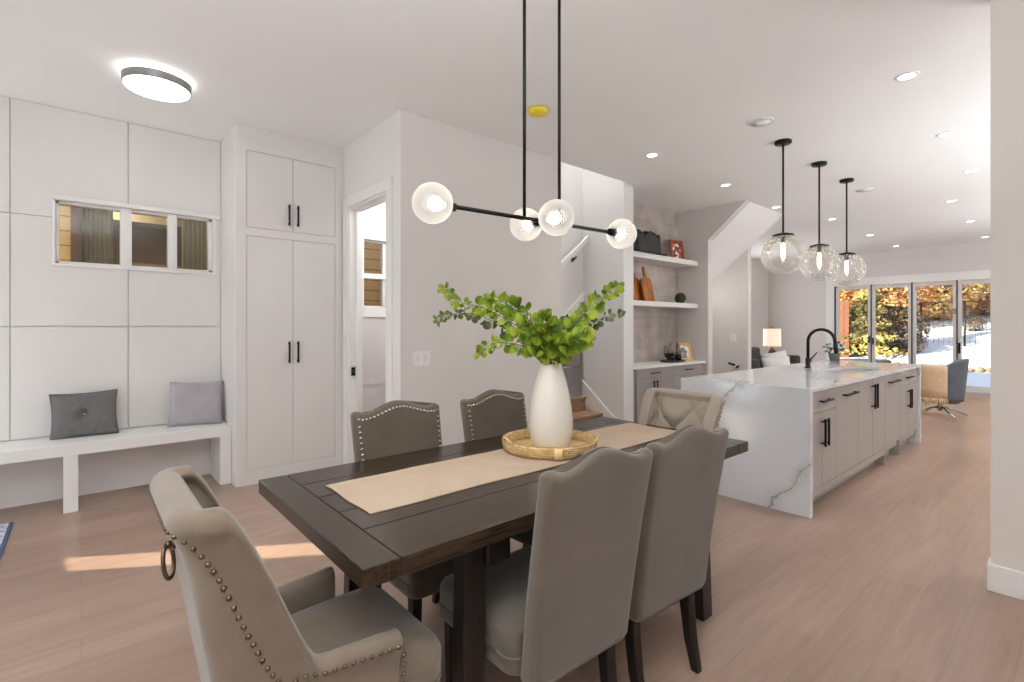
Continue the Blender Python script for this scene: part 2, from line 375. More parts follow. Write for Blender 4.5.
# left wall of flush panels with shadow gaps round the strip window
m = MB(); g = .003
ys = [-2.1, -1.103, -.405, .296, .981]
win = (-.155, .915, 1.85, 2.345)
def wpanel(y0, y1, z0, z1): m.box(XW-.02, XW, y0+g, y1-g, z0+g, z1-g)
for i in range(4):
    y0, y1 = ys[i], ys[i+1]
    wpanel(y0, y1, .5, 1.355)
    if i < 2:
        wpanel(y0, y1, 1.355, 2.205); wpanel(y0, y1, 2.205, H)
m.box(XW-.02, XW, -2.1, .981, 0, .497); wpanel(-.405, .296, 1.355, 1.85); wpanel(.296, .981, 1.355, 1.85)
wpanel(-.405, .296, 2.345, H); wpanel(.296, .981, 2.345, H)
m.box(XW-.02, XW, -.405+g, -.155, 1.85-g, 2.205-g); m.box(XW-.02, XW, -.405+g, -.155, 2.205+g, 2.345+g)
m.box(XW-.02, XW, .915, .981, 1.85-g, 2.345+g)
# backing with the opening
m.box(XW-.16, XW-.0201, -2.2, win[0], 0, H); m.box(XW-.16, XW-.0201, win[1], 2.2, 0, H)
m.box(XW-.16, XW-.0201, win[0], win[1], 0, win[2]); m.box(XW-.16, XW-.0201, win[0], win[1], win[3], H)
struct('wall_left', m, M['white'])
# strip window
m = MB()
y0, y1, z0, z1 = win
xw0, xw1 = XW-.1, XW-.03
m.box(xw0, xw1, y0, y1, z0, z0+.022); m.box(xw0, xw1, y0, y1, z1-.022, z1)
m.box(xw0, xw1, y0, y0+.022, z0, z1); m.box(xw0, xw1, y1-.03, y1, z0, z1)
m.box(xw0, XW-.005, .245, .322, z0, z1); m.box(xw0, XW-.005, .575, .642, z0, z1)
w1 = struct('window_1', m, M['trim'], .003)
MB().box(XW-.075, XW-.07, y0+.02, y1-.02, z0+.02, z1-.02).build('pane', M['glass'], w1)
m = MB().box(XW+.001, XW+.026, -.175, .965, 2.345, 2.378)
struct('trim_1', m, M['trim'], .004)
m = MB().box(XW+.001, XW+.012, -.175, -.155, 1.83, 2.345).box(XW+.001, XW+.012, .915, .945, 1.83, 2.345).box(XW+.001, XW+.016, -.175, .945, 1.828, 1.85)
struct('trim_2', m, M['trim'], .002)
# door wall (faces the camera) with its opening, and the hall wall returning from it
yd = 1.912; ox0, ox1, oz = -4.575, -3.785, 2.475
m = MB()
m.box(XC, ox0, yd, yd+.12, 0, H); m.box(ox1, XA-.0005, yd, yd+.119, 0, H); m.box(ox0, ox1, yd, yd+.12, oz, H)
m.box(XW, XC, yd+.005, yd+.12, 0, H)
struct('wall_hall', m, M['white'])
struct('trim_corner', MB().box(XA-.0004, XA+.0004, yd, yd+.1195, 0, H), M['greige'])
m = MB().box(XA-.12, XA, yd+.1195, 3.75, 0, H).box(XA-.12, XA-.0005, 3.40, 3.75, H, 5.6)
struct('wall_centre', m, M['greige'])
m = MB()   # door casing and jamb
for s in (-1, 1):
    xa, xb = (ox0-.095, ox0) if s < 0 else (ox1, ox1+.095)
    m.box(xa, xb, yd-.018, yd, 0, oz+.095)
    xj = ox0 if s < 0 else ox1-.018
    m.box(xj, xj+.018, yd-.002, yd+.13, 0, oz)
m.box(ox0, ox1, yd-.018, yd, oz, oz+.095); m.box(ox0, ox1, yd-.002, yd+.13, oz-.018, oz)
m.box(ox0+.018, ox0+.032, yd+.06, yd+.1, 0, oz-.018); m.box(ox1-.032, ox1-.018, yd+.06, yd+.1, 0, oz-.018); m.box(ox0, ox1, yd+.06, yd+.1, oz-.032, oz-.018)
struct('trim_door', m, M['trim'], .003)
sp = thing('strike_plate', 'small black latch plate on the jamb of the open white doorway', 'latch', (ox0+.0325, yd+.03, .93))
MB().box(0, .004, -.02, .02, -.04, .04).build('plate', M['black'], sp, .002)
MB().box(.004, .008, -.007, .007, -.014, .014).build('keeper', M['steel'], sp)
# washroom behind the doorway
m = MB().box(XW-.001, XW+.0, yd+.12, 3.75, 0, H)
bw = (2.375, 2.665, 1.57, 2.33)
m = MB()
m.box(XW-.16, XW, yd+.12, bw[0], 0, H); m.box(XW-.16, XW, bw[1], 3.75, 0, H); m.box(XW-.16, XW, bw[0], bw[1], 0, bw[2]); m.box(XW-.16, XW, bw[0], bw[1], bw[3], H)
m.box(XW, XA-.12, 3.35, 3.40, 0, H)
m.box(XW, XW+.012, yd+.12, 3.35, .70, .76)
struct('wall_washroom', m, M['greige'])
m = MB()
m.box(XW-.1, XW-.04, bw[0], bw[0]+.02, bw[2], bw[3]); m.box(XW-.1, XW-.04, bw[1]-.04, bw[1], bw[2], bw[3])
m.box(XW-.1, XW-.04, bw[0], bw[1], bw[2], bw[2]+.02); m.box(XW-.1, XW-.04, bw[0], bw[1], bw[3]-.02, bw[3]); m.box(XW-.1, XW-.02, bw[0], bw[1], 1.895, 1.955)
m.box(XW, XW+.015, bw[0]-.09, bw[0], bw[2]-.11, bw[3]+.1); m.box(XW, XW+.015, bw[1], bw[1]+.09, bw[2]-.11, bw[3]+.1)
m.box(XW, XW+.015, bw[0], bw[1], bw[3], bw[3]+.1); m.box(XW, XW+.02, bw[0], bw[1], bw[2]-.11, bw[2])
w2 = struct('window_2', m, M['trim'], .003)
MB().box(XW-.072, XW-.068, bw[0]+.02, bw[1]-.03, bw[2]+.02, bw[3]-.02).build('pane', M['glass'], w2)
# right-hand wall end, front wall, outer walls
struct('wall_right', MB().box(-.333, 3.1, 3.532, 3.68, 0, H), M['rightwall'])
struct('baseboard_right', MB().box(-.345, 3.05, 3.516, 3.532, 0, .136).box(-.345, -.3331, 3.532, 3.68, 0, .136), M['trim'], .003)
struct('wall_east', MB().box(3.1, 3.2, -2.2, YB, 0, H), M['greige'])
# front wall with a narrow sidelight that lets the low sun onto the floor
sy = -2.0; sx0, sx1, sz0, sz1 = -5.19, -4.915, .925, 1.85
m = MB()
m.box(XW-.1, sx0, sy-.1, sy, 0, H); m.box(sx1, 3.2, sy-.1, sy, 0, H); m.box(sx0, sx1, sy-.1, sy, 0, sz0); m.box(sx0, sx1, sy-.1, sy, sz1, H)
struct('wall_front', m, M['white'])
m = MB().box(sx0, sx1, sy-.06, sy-.056, sz0, sz1)
struct('window_3', m, clear_glass('tinted_glass', (.95, .94, .92), .8))
# stair core: stub wall, far stair wall, sloped stringer wall
m = MB().box(-4.29, -3.65, 4.92, 5.115, 0, H).box(-4.29, -3.65, 4.92, 5.05, H, 5.6)
struct('wall_stub', m, M['white'])
m = MB().prism([(3.42, .57), (4.49, 1.385), (4.915, 1.70), (4.915, 5.6), (3.42, 5.6)], 'x', -4.33, -4.29)
struct('wall_stair', m, M['white'])
m = MB().prism([(3.42, .56), (4.915, 1.69), (4.915, 1.79), (3.42, .66)], 'x', -4.289, -4.262)
struct('trim_stringer', m, M['trim'])
m = MB().box(-6.5, -6.4, 3.3, 5.9, 0, 5.6).box(-6.5, -4.33, 5.75, 5.85, 0, 5.6).box(-6.5, XA-.12, 3.30, 3.395, H, 5.6).box(-6.5, XW-.16, 3.3, 3.395, 0, H).box(-4.33, -4.291, 5.1155, 5.75, 0, H).box(-3.6, -3.5, 3.75, 5.05, H+.3, 5.6)
struct('wall_stairwell', m, M['white'])
st = thing('staircase', 'oak and carpet staircase rising through the gap beside the white stub wall', 'staircase', (-3.75, 4.35, 0))
ox, oy = -3.75, 4.35
def stp(name, mat, x0, x1, y0, y1, z0, z1, bv=.004): return MB().box(x0-ox, x1-ox, y0-oy, y1-oy, z0, z1).build(name, mat, st, bv)
for k, (xf, zt) in enumerate([(-3.70, .10), (-3.965, .28), (-4.235, .46)]):
    xb = -3.965-.27*(k-0) if k < 2 else -5.4
    stp('tread', M['step'], xf-.30 if k < 2 else -4.33, xf+.02, 3.76, 4.90, zt-.03, zt)
    stp('riser', M['step'], xf-.02, xf, 3.76, 4.90, 0 if k == 0 else zt-.18, zt-.03)
stp('landing', M['step'], -5.4, -4.331, 3.76, 4.3, .40, .455)
for k in range(7):
    y = 4.3+.2*k; z = .46+.19*(k+1)
    stp('carpet_step', M['carpet'], -5.4, -4.34, y, y+.22, z-.19, z, .012)
m = MB().prism([(-3.66, .0), (-3.66, .18), (-3.80, .265), (-4.29, .66), (-4.29, .40), (-3.9, .1), (-3.8, .0)], 'y', 4.902, 4.919)
struct('trim_stair', m, M['trim'])
hr = thing('handrail', 'white sloped handrail on the stair wall with a black bracket', 'handrail', (-4.2, 4.5, 2.17))
MB().prism([(-1.05, -.83), (.41, .275), (.41, .345), (-1.05, -.76)], 'x', -.03, .02).build('rail', M['trim'], hr, .004)
MB().cyl((-.085, .17, .06), (-.02, .17, .03), .012).cyl((-.089, .17, .06), (-.075, .17, .06), .03).cyl((-.02, .13, 0), (-.02, .21, .06), .014).build('bracket', M['black'], hr)
# built-in niche
m = MB().box(-4.17, -4.07, 5.1155, 6.82, 0, H)
struct('wall_niche', m, M['tile'])
m = MB().prism([(-4.17, 0), (-3.587, 0), (-3.587, 2.60), (-3.045, H), (-4.17, H)], 'y', 6.82, 6.95)
struct('wall_niche_side', m, M['greige'])
m = MB().prism([(-4.9, 1.50), (-3.587, 2.60), (-3.045, H), (-3.2, H), (-4.9, 1.62)], 'y', 6.95, 8.1)
struct('ceiling_slope', m, M['ceil'])
m = MB().box(-4.95, -3.585, 8.1, 8.22, -1, H)
struct('wall_passage', m, M['greige'])
struct('wall_passage_end', MB().box(-4.95, -4.85, 6.95, 8.1, 0, H), M['greige'])
hr2 = thing('handrail', 'short basement handrail with a black bracket on the passage wall beyond the niche', 'handrail', (-3.75, 8.04, .62))
MB().prism([(-.36, -.19), (.06, .13), (.06, .16), (-.36, -.16)], 'y', -.03, .01).build('rail', M['cab'], hr2)
MB().cyl((-.03, .055, .09), (-.03, -.01, .10), .014).cyl((-.03, .058, .09), (-.03, .045, .09), .035).cyl((-.12, -.01, .14), (.05, -.01, .09), .018).build('bracket', M['black'], hr2)
# living room beyond
struct('wall_living', MB().box(-5.7, -5.6, 8.22, YB, 0, H), M['white'])
m = MB()
dx0, dx1, dz = -4.06, -.02, 2.33
m.box(-5.7, dx0, YB, YB+.15, 0, 5.2); m.box(dx1, 3.2, YB, YB+.15, 0, 5.2); m.box(dx0, dx1, YB, YB+.15, dz, 5.2)
struct('wall_back', m, M['greige'])
m = MB().box(dx0-.17, dx0, YB-.02, YB, 0, dz+.17).box(dx0, dx1+.15, YB-.02, YB, dz, dz+.17).box(dx1, dx1+.15, YB-.02, YB, 0, dz)
struct('trim_glazing', m, M['trim'], .004)
nP = 6; pw = .745
xs = [dx0+.02]
edges = [-4.04, -3.315, -2.565, -1.815, -1.06, -.30]
for i in range(5):
    a, b = edges[i]+.006, edges[i+1]-.006
    fr = .062
    m = MB().box(a, a+fr, YB+.03, YB+.09, .03, dz-.02).box(b-fr, b, YB+.03, YB+.09, .03, dz-.02).box(a+fr, b-fr, YB+.03, YB+.09, .03, .13).box(a+fr, b-fr, YB+.03, YB+.09, dz-.09, dz-.02)
    d = struct('door_%d' % (i+1), m, M['doorframe'], .004)
    MB().box(a+fr-.005, b-fr+.005, YB+.057, YB+.063, .125, dz-.085).build('pane', M['glass'], d)
    if i == 0: MB().box(b-.045, b-.02, YB-.0, YB+.03, .98, 1.14).build('handle', M['black'], d, .004)
    if i == 1: MB().box(a+.02, a+.045, YB-.0, YB+.03, .94, 1.10).build('handle', M['black'], d, .004)
    if i == 2: MB().box(b-.05, b-.015, YB-.0, YB+.03, 1.62, 1.74).build('latch', M['grey_rim'], d, .004)
    if i == 3: MB().box(a+.015, a+.045, YB-.0, YB+.03, .80, 1.02).build('handle', M['black'], d, .004)
m = MB()
for i, e in enumerate(edges[1:5]):
    if i in (0, 1, 2, 3): m.box(e-.012, e+.012, YB+.02, YB+.095, .02, dz)
m.box(dx0, dx0+.02, YB+.02, YB+.095, .02, dz)
struct('trim_gasket', m, M['gasket'])
struct('trim_threshold', MB().box(dx0, dx1, YB-.03, YB+.13, 0, .028).box(dx1-.27, dx1, YB+.02, YB+.1, .03, dz), M['doorframe'], .003)
# ------------------------------------------------------------------ ceiling fixtures
led = thing('ceiling_light', 'round flat LED ceiling light with grey rim above the bench', 'ceiling light', (-4.19, .395, H))
MB().lathe([(.10, 0), (.10, -.03), (.20, -.03), (.197, -.036), (.197, -.075), (.19, -.082)], n=48, cap=False).build('rim', M['grey_rim'], led)
MB().lathe([(.189, -.079), (.185, -.09), (.12, -.096), (.001, -.097)], n=48).build('diffuser', M['led'], led)
MB().lathe([(.18, -.029), (.18, -.025), (.10, -.02), (.10, -.029)], n=48).build('halo_ring', M['led'], led)
dl = [(-.818, 4.282, 'over the walkway beside the island, nearest of its row'), (-.837, 5.832, 'over the walkway beside the island, middle of its row'), (-.855, 7.424, 'over the walkway at the far end of the island'),
      (-2.86, 4.318, 'in front of the stub wall by the stair opening'), (-2.883, 5.905, 'in front of the shelved niche'), (-2.938, 7.535, 'just past the sloped soffit, behind the first pendant rod'),
      (-1.237, 8.985, 'over the walkway, just past the island'), (-2.682, 9.048, 'behind the second and third pendant rods'), (-2.684, 11.159, 'over the living room, middle of the receding row'),
      (-1.27, 10.93, 'near the glass doors on the right, second from the wall end'),
      (-2.688, 13.092, 'closest to the glass doors, near the middle panels'), (-1.308, 13.07, 'closest to the glass door wall, beside the wall end')]
p0 = None
for x, y, t in dl:
    lab = 'small round recessed downlight '+t
    if p0 is None:
        p0 = thing('recessed_downlight', lab, 'downlight', (x, y, H), 0, 'recessed downlights')
        MB().lathe([(.048, -.002), (.052, -.007), (.068, -.006), (.072, 0)], n=28, cap=False).build('trim_ring', M['trim'], p0)
        MB().lathe([(.05, -.003), (.001, -.004)], n=28).build('lens', M['spot'], p0)
    else: dup(p0, (x, y, H), 0, lab)
for x, y, r, lab in [(-1.80, 4.315, .10, 'round white ceiling speaker beside the first pendant canopy'), (-1.844, 7.446, .10, 'round white ceiling speaker behind the third pendant canopy'), ]:
    s = thing('ceiling_speaker', lab, 'speaker', (x, y, H), 0, 'ceiling speakers')
    MB().lathe([(r, 0), (r, -.008), (r-.008, -.012), (r-.012, -.008)], n=40, cap=False).build('rim', M['trim'], s)
    MB().lathe([(r-.011, -.008), (.001, -.009)], n=40).build('grille', M['ceil'], s)
sd = thing('smoke_detector', 'yellow capped smoke detector on the ceiling between the chandelier rods', 'smoke detector', (-2.85, 2.73, H))
MB().lathe([(.062, 0), (.062, -.015), (.052, -.02)], n=32).build('base', M['trim'], sd)
MB().lathe([(.076, -.006), (.078, -.016), (.066, -.036), (.03, -.04), (.001, -.04)], n=32).build('dust_cap', M['yellow'], sd)
# ------------------------------------------------------------------ wall plates
sw = thing('light_switch', 'white double light switch plate on the greige hall wall', 'light switch', (XA, 2.098, 1.093))
MB().box(0, .006, -.078, .078, -.058, .058).build('plate', M['trim'], sw, .002)
for s in (-1, 1): MB().box(.006, .011, s*.036-.018, s*.036+.018, -.034, .034).build('rocker', M['cab'], sw, .002)
th = thing('thermostat', 'tiny white wall sensor with a black eye on the hall wall above the leaves', 'sensor', (XA, 3.07, 1.625))
MB().box(-.004, .014, -.024, .024, -.036, .036).build('body', M['trim'], th, .004)
MB().cyl((.0135, 0, .012), (.017, 0, .012), .009).build('eye', M['black'], th)
s2 = thing('light_switch', 'small white switch plate on the passage wall beyond the niche', 'light switch', (-3.82, 8.1, 1.17))
MB().box(-.05, .05, -.006, 0, -.06, .06).build('plate', M['trim'], s2, .002)
MB().box(-.018, .018, -.010, -.006, -.034, .034).build('rocker', M['cab'], s2, .001)
# ------------------------------------------------------------------ bench, closet
b = thing('entry_bench', 'long white built-in bench under the strip window', 'bench', (-5.06, -.5, 0))
MB().box(-.215, .221, -1.5, 1.478, .413, .497).build('seat', M['trim'], b, .003)
MB().box(.135, .2205, .40, .482, 0, .413).build('leg', M['trim'], b, .003)
MB().box(-.21, .2205, 1.395, 1.4775, 0, .413).build('end_panel', M['trim'], b, .003)
MB().box(.135, .2205, -.9, -.82, 0, .413).build('leg', M['trim'], b, .003)
c = thing('closet_cabinet', 'tall white built-in closet with four flush doors and black pulls', 'closet', (XC, 1.446, 0))
MB().box(-.59, -.022, -.465, .464, 0, H-.001).build('carcass', M['cab'], c)
m = MB().box(-.021, 0, -.465, -.383, 0, H-.001).box(-.021, 0, .380, .464, 0, H-.001).box(-.021, 0, -.383, .380, 0, .128).box(-.021, 0, -.383, .380, 2.132, 2.202).box(-.021, 0, -.383, .380, 2.860, H-.001)
m.build('face_frame', M['cab'], c)
for z0, z1, hz in ((.131, 2.129, (1.035, 1.215)), (2.205, 2.857, (2.26, 2.435))):
    for y0, y1, hy in ((-.380, -.0065, -.042), (-.0035, .377, .034)):
        d = MB().box(-.021, -.001, y0, y1, z0, z1).build('door', M['cab'], c, .0015)
        bar_handle(d, (-.001, hy, hz[0]), (-.001, hy, hz[1]), (1, 0, 0), r=.0065, stand=.028)
# pillows on the bench
def pillow(name, w, h, t, mat, label, cat, loc, rot, group=None, button=False, n=18, parent=None):
    m = MB(); top = []; bot = []
    for side in (1, -1):
        vs = []
        for j in range(n+1):
            for i in range(n+1):
                u = i/n*2-1; v = j/n*2-1
                pin = 1-.07*(1-abs(u)**2)*(abs(v)**4)
                pin2 = 1-.07*(1-abs(v)**2)*(abs(u)**4)
                th = t*.5*((1-abs(u)**2.6)*(1-abs(v)**2.6))**.55
                if button: th *= 1-.75*exp(-((u*u+v*v)/.035))
                if button: th *= 1-.22*exp(-(v/.07)**2)*max(0, 1-abs(u+.15)*1.4)
                vs.append((u*w/2*pin2, side*th, v*h/2*pin))
        fs = [(j*(n+1)+i, j*(n+1)+i+1, (j+1)*(n+1)+i+1, (j+1)*(n+1)+i) for j in range(n) for i in range(n)]
        m.add(vs, fs, True)
    if parent is None:
        r = thing(name, label, cat, loc, 0, group); r.rotation_euler = rot
    else: r = parent
    m.build('cover', mat, r)
    e = [(w/2*(1-.07*(1-abs(v)**2)), 0, v*h/2) for v in [k/8-1 for k in range(17)]]
    loop = e+[(u*w/2, 0, h/2*(1-.07*(1-abs(u)**2))) for u in [1-k/8 for k in range(1, 16)]]+[(-p[0], 0, p[2]) for p in e[::-1]]+[(u*w/2, 0, -h/2*(1-.07*(1-abs(u)**2))) for u in [k/8-1 for k in range(1, 16)]]
    MB().tube(loop, .0035, 6, closed=True).build('piping', mat, r)
    if button: MB().sphere((0, -.022, 0), .012, 12, 8).build('button', M['nail'], r)
    return r
pillow('throw_pillow', .41, .36, .13, M['cushion_a'], 'charcoal grey throw pillow with a centre button on the white bench', 'pillow', (-5.155, .02, .497+.166), (radians(-14), radians(-1.5), radians(88)), button=True)
pillow('throw_pillow', .40, .39, .12, M['cushion_b'], 'smooth mauve grey throw pillow on the bench beside the closet', 'pillow', (-5.13, .765, .497+.182), (radians(-17), radians(1), radians(76)))
# rug
rg = thing('area_rug', 'blue and white patterned rug edge by the bench', 'rug', (-4.15, -1.15, 0))
m, nt, bb = new_mat('blue_rug_pile')
tc = N(nt, 'ShaderNodeTexCoord'); vo = N(nt, 'ShaderNodeTexVoronoi'); vo.inputs['Scale'].default_value = 22; nt.links.new(tc.outputs['Object'], vo.inputs['Vector'])
rp = N(nt, 'ShaderNodeValToRGB'); rp.color_ramp.elements[0].color = (*srgb(84, 104, 140), 1); rp.color_ramp.elements[1].color = (*srgb(200, 200, 205), 1); rp.color_ramp.elements[1].position = .6
nt.links.new(vo.outputs['Distance'], rp.inputs['Fac']); nt.links.new(rp.outputs['Color'], bb.inputs['Base Color']); sset(bb, Roughness=.95)
MB().box(-.68, .68, -.8, .775, 0, .009).build('pile', m, rg)
MB().box(-.69, .69, .775, .795, 0, .010).build('border', simple('rug_border', srgb(70, 84, 112), .9, var=.1), rg)
# ------------------------------------------------------------------ dining table
TX0, TX1, TY0, TY1, TZ = -2.045, -1.122, .504, 2.54, .775
cx, cy = (TX0+TX1)/2, (TY0+TY1)/2
t = thing('dining_table', 'dark espresso plank dining table with breadboard ends and trestle legs', 'table', (cx, cy, 0))
hw, hl = (TX1-TX0)/2, (TY1-TY0)/2
m = MB(); bb_ = .10
pl = [-hw, -.29, -.115, .06, .235, hw]
for i in range(5): m.box(pl[i]+.0012, pl[i+1]-.0012, -hl+bb_+.0012, hl-bb_-.0012, TZ-.05, TZ)
m.box(-hw+.002, hw-.002, -hl+.002, hl-.002, TZ-.045, TZ-.004)
m.build('tabletop', M['table'], t, .0022)
m = MB().box(-hw, hw, -hl, -hl+bb_-.0012, TZ-.05, TZ); m.build('breadboard_end', M['tableX'], t, .003)
m = MB().box(-hw, hw, hl-bb_+.0012, hl, TZ-.05, TZ); m.build('breadboard_end', M['tableX'], t, .003)
for s in (-1, 1):
    y = s*.62
    MB().box(-.43, .44, y-.045+s*-.035, y+.045+s*-.035, TZ-.125, TZ-.0505).build('cross_beam', M['leg'], t, .004)
    for sx in (-1, 1):
        a = [(sx*.365, y+s*.03)]
        w, d = .028, .04
        x = sx*.388; yy = y+s*.033
        l0 = [(x-w, yy-d, 0), (x+w, yy-d, 0), (x+w, yy+d, 0), (x-w, yy+d, 0)]
        l0 = [(p[0]+sx*.014, p[1]+s*.02, 0) for p in l0]
        l1 = [(x-w, yy-d, TZ-.0505), (x+w, yy-d, TZ-.0505), (x+w, yy+d, TZ-.0505), (x-w, yy+d, TZ-.0505)]
        mm = MB(); mm.loft([l0, l1], smooth=False); mm.build('leg', M['leg'], t, .003)
    MB().box(-.36, .36, y-.02+s*.03, y+.02+s*.03, .10, .16).build('stretcher', M['leg'], t, .003)
MB().box(-.03, .03, -.62, .62, TZ-.12, TZ-.055).build('long_beam', M['leg'], t, .003)
# runner
n = 24
m = MB(); rx0, rx1, ry0, ry1 = -1.80, -1.44, .667, 2.475
vs = []; nx, ny = 8, 40
for zz in (TZ+.0045, TZ+.0012):
    for j in range(ny+1):
        for i in range(nx+1):
            w = .0012*sin(i*1.3+j*.7)*sin(j*.45)
            vs.append((rx0+(rx1-rx0)*i/nx+.003*sin(j*.5), ry0+(ry1-ry0)*j/ny+.003*sin(i*1.1), zz+(w if zz > TZ+.003 else 0)))
o = (nx+1)*(ny+1)
fs = []
for j in range(ny):
    for i in range(nx):
        a = j*(nx+1)+i; q = (a, a+1, a+nx+2, a+nx+1); fs.append(q); fs.append(tuple(k+o for k in q[::-1]))
edge = [i for i in range(nx+1)]+[j*(nx+1)+nx for j in range(1, ny+1)]+[ny*(nx+1)+i for i in range(nx-1, -1, -1)]+[j*(nx+1) for j in range(ny-1, 0, -1)]
for k in range(len(edge)):
    a, b2 = edge[k], edge[(k+1) % len(edge)]; fs.append((a, a+o, b2+o, b2))
m.add(vs, fs, False)
tag(m.build('table_runner', M['runner']), 'sand coloured linen runner down the middle of the dining table', 'table runner')
# tray and vase
TRX, TRY, TRZ = -1.655, 1.66, TZ+.006
tr = thing('woven_tray', 'round woven seagrass tray under the cream vase', 'tray', (TRX, TRY, TRZ))
prof = [(.205, 0), (.213, .004), (.219, .02), (.222, .045), (.218, .053), (.211, .054), (.205, .048), (.201, .02), (.199, .012)]
loops = []
for r, z in prof:
    loops.append([((r+.0022*sin(i*pi/2*1.0+z*700))*cos(2*pi*i/96), (r+.0022*sin(i*pi/2+z*700))*sin(2*pi*i/96), z) for i in range(96)])
MB().loft(loops, cap=False).build('rim', M['rattan'], tr)
MB().lathe([(.206, .001), (.206, .011), (.10, .012), (.001, .012)], n=64).build('base', M['rattan_in'], tr)
ang = atan2(-TRY, -TRX)+.17
for da, col in ((0, srgb(228, 200, 140)),):
    c0, s0 = cos(ang+da), sin(ang+da)
    mm = MB(); loops = []
    for k in range(7):
        a = ang+(-.5+k/6)*.16
        loops.append([(.2285*cos(a), .2285*sin(a), .006), (.2285*cos(a), .2285*sin(a), .05), (.222*cos(a), .222*sin(a), .05), (.222*cos(a), .222*sin(a), .006)])
    mm.loft(loops); mm.build('leather_tab', simple('tan_tab', col, .6, var=.08, scale=30), tr)
for da in (1.9, -1.9):
    a = ang+da+pi
    pts = [((.219+.008*sin(pi*k/8))*cos(a+(k-4)*.06), (.219+.008*sin(pi*k/8))*sin(a+(k-4)*.06), .05+.022*sin(pi*k/8)) for k in range(9)]
    MB().tube(pts, .006, 8).build('handle', M['rattan_in'], tr)
va = thing('vase', 'tall cream ceramic vase holding eucalyptus on the woven tray', 'vase', (TRX+.01, TRY, TRZ+.012))
vp = [(.001, .0), (.078, 0), (.084, .006), (.097, .05), (.102, .09), (.1015, .13), (.096, .19), (.086, .245), (.073, .30), (.061, .34), (.054, .362), (.051, .375), (.052, .384), (.0495, .387), (.0465, .382), (.046, .36), (.058, .32), (.07, .28), (.001, .25)]
MB().lathe(vp, n=56).build('body', M['ceramic'], va)
# eucalyptus
A = .85868
RV = Vector((cos(A), sin(A), 0)); FV = Vector((-sin(A), cos(A), 0)); UZ = Vector((0, 0, 1))
VT = Vector((TRX+.01, TRY, TRZ+.39))
PXM = .00468
def px(u, v, d=0.): return VT+RV*((u-552)*PXM)+UZ*((373-v)*PXM)+FV*d
def smooth_path(pts, k=8):
    out = []
    P = [pts[0]]+pts+[pts[-1]]
    for i in range(1, len(P)-2):
        for j in range(k):
            s = j/k; p0, p1, p2, p3 = P[i-1], P[i], P[i+1], P[i+2]
            out.append(.5*((2*p1)+(p2-p0)*s+(2*p0-5*p1+4*p2-p3)*s*s+(3*p1-p0-3*p2+p3)*s**3))
    out.append(pts[-1]); return out
def leaf(m, base, d, nrm, r):
    d = d.normalized(); s = d.cross(nrm).normalized(); nrm = s.cross(d)
    n = 9; vs = [tuple(base), ]; c = base+d*r*1.05
    for k in range(n):
        a = 2*pi*k/n
        x = cos(a)*r*1.03; y = sin(a)*r*.96
        vs.append(tuple(c+d*x+s*y+nrm*(-.28*abs(y)**2/r+.10*x*x/r)))
    vs.append(tuple(c+nrm*.012*r))
    ci = n+1
    m.add(vs, [(ci, 1+k, 1+(k+1) % n) for k in range(n)], True)
rl = random.Random(11)
def branch(pts, label, n, r0, r1, start=.12, mat='euc', spread=1.0):
    path = smooth_path([VT-UZ*.2+(Vector(pts[0])-VT)*.1]+pts)
    root = thing('eucalyptus_branch', label, 'branch', tuple(VT), 0, 'eucalyptus branches in the vase')
    loc = [p-VT for p in path]
    N_ = len(loc)
    MB().tube(loc, [.0032-.0022*i/N_ for i in range(N_)], 6).build('stem', M['stem'], root)
    lm = MB()
    for k in range(n):
        f = start+(1-start)*((k+.5)/n)**.92
        x = f*(N_-1); i = min(int(x), N_-2); p = loc[i].lerp(loc[i+1], x-i); tdir = (loc[i+1]-loc[i]).normalized()
        if p.z < .004: continue
        a = k*2.1+rl.uniform(-.5, .5)
        u = tdir.cross(UZ)
        if u.length < .1: u = RV.copy()
        u.normalize(); w = tdir.cross(u)
        r = (r0+(r1-r0)*f)*rl.uniform(.8, 1.18)
        for sgn in (1, -1):
            dd = (u*cos(a)+w*sin(a))*sgn+tdir*rl.uniform(.15, .7)+Vector((rl.uniform(-.3, .3), rl.uniform(-.3, .3), rl.uniform(-.3, .2)))
            dd.normalize()
            nr = (-FV*rl.uniform(.3, 1.2)+UZ*rl.uniform(-.2, 1.1)+RV*rl.uniform(-.8, .8))
            if abs(nr.normalized().dot(dd)) > .92: nr = nr+RV*.8
            leaf(lm, p+dd*r*.35*spread, dd, nr, r*rl.uniform(.85, 1.1))
    leaf(lm, loc[-1], tdir, -FV+UZ*.3, r1*.9)
    lm.build('leaves', M[mat], root)
    return root
branch([px(545, 355), px(520, 335, -.03), px(490, 318, -.05), px(462, 310, -.05), px(446, 297, -.05)], 'longest eucalyptus branch reaching up to the left tip', 34, .030, .014)
branch([px(540, 358, .03), px(508, 338, .05), px(478, 322, .08), px(450, 322, .08), px(436, 328, .08)], 'eucalyptus branch drooping at the far left below the longest one', 22, .028, .012, .2, 'euc2')
branch([px(545, 362, -.02), px(520, 352, -.1), px(497, 350, -.14), px(482, 360, -.15)], 'low left eucalyptus branch bending down beside the vase', 22, .030, .016, .1)
branch([px(545, 350), px(532, 330, .02), px(512, 314, .04), px(492, 305, .05)], 'dense upper left eucalyptus branch with large leaves', 32, .034, .021, .05)
branch([px(551, 355, -.03), px(550, 340, -.08), px(543, 326, -.12)], 'short bushy eucalyptus branch in the middle of the vase', 30, .035, .024, .05)
branch([px(558, 352), px(578, 330, .02), px(596, 312, .03), px(612, 300, .03), px(622, 293, .03)], 'eucalyptus branch reaching to the upper right tip', 32, .031, .014, .06)
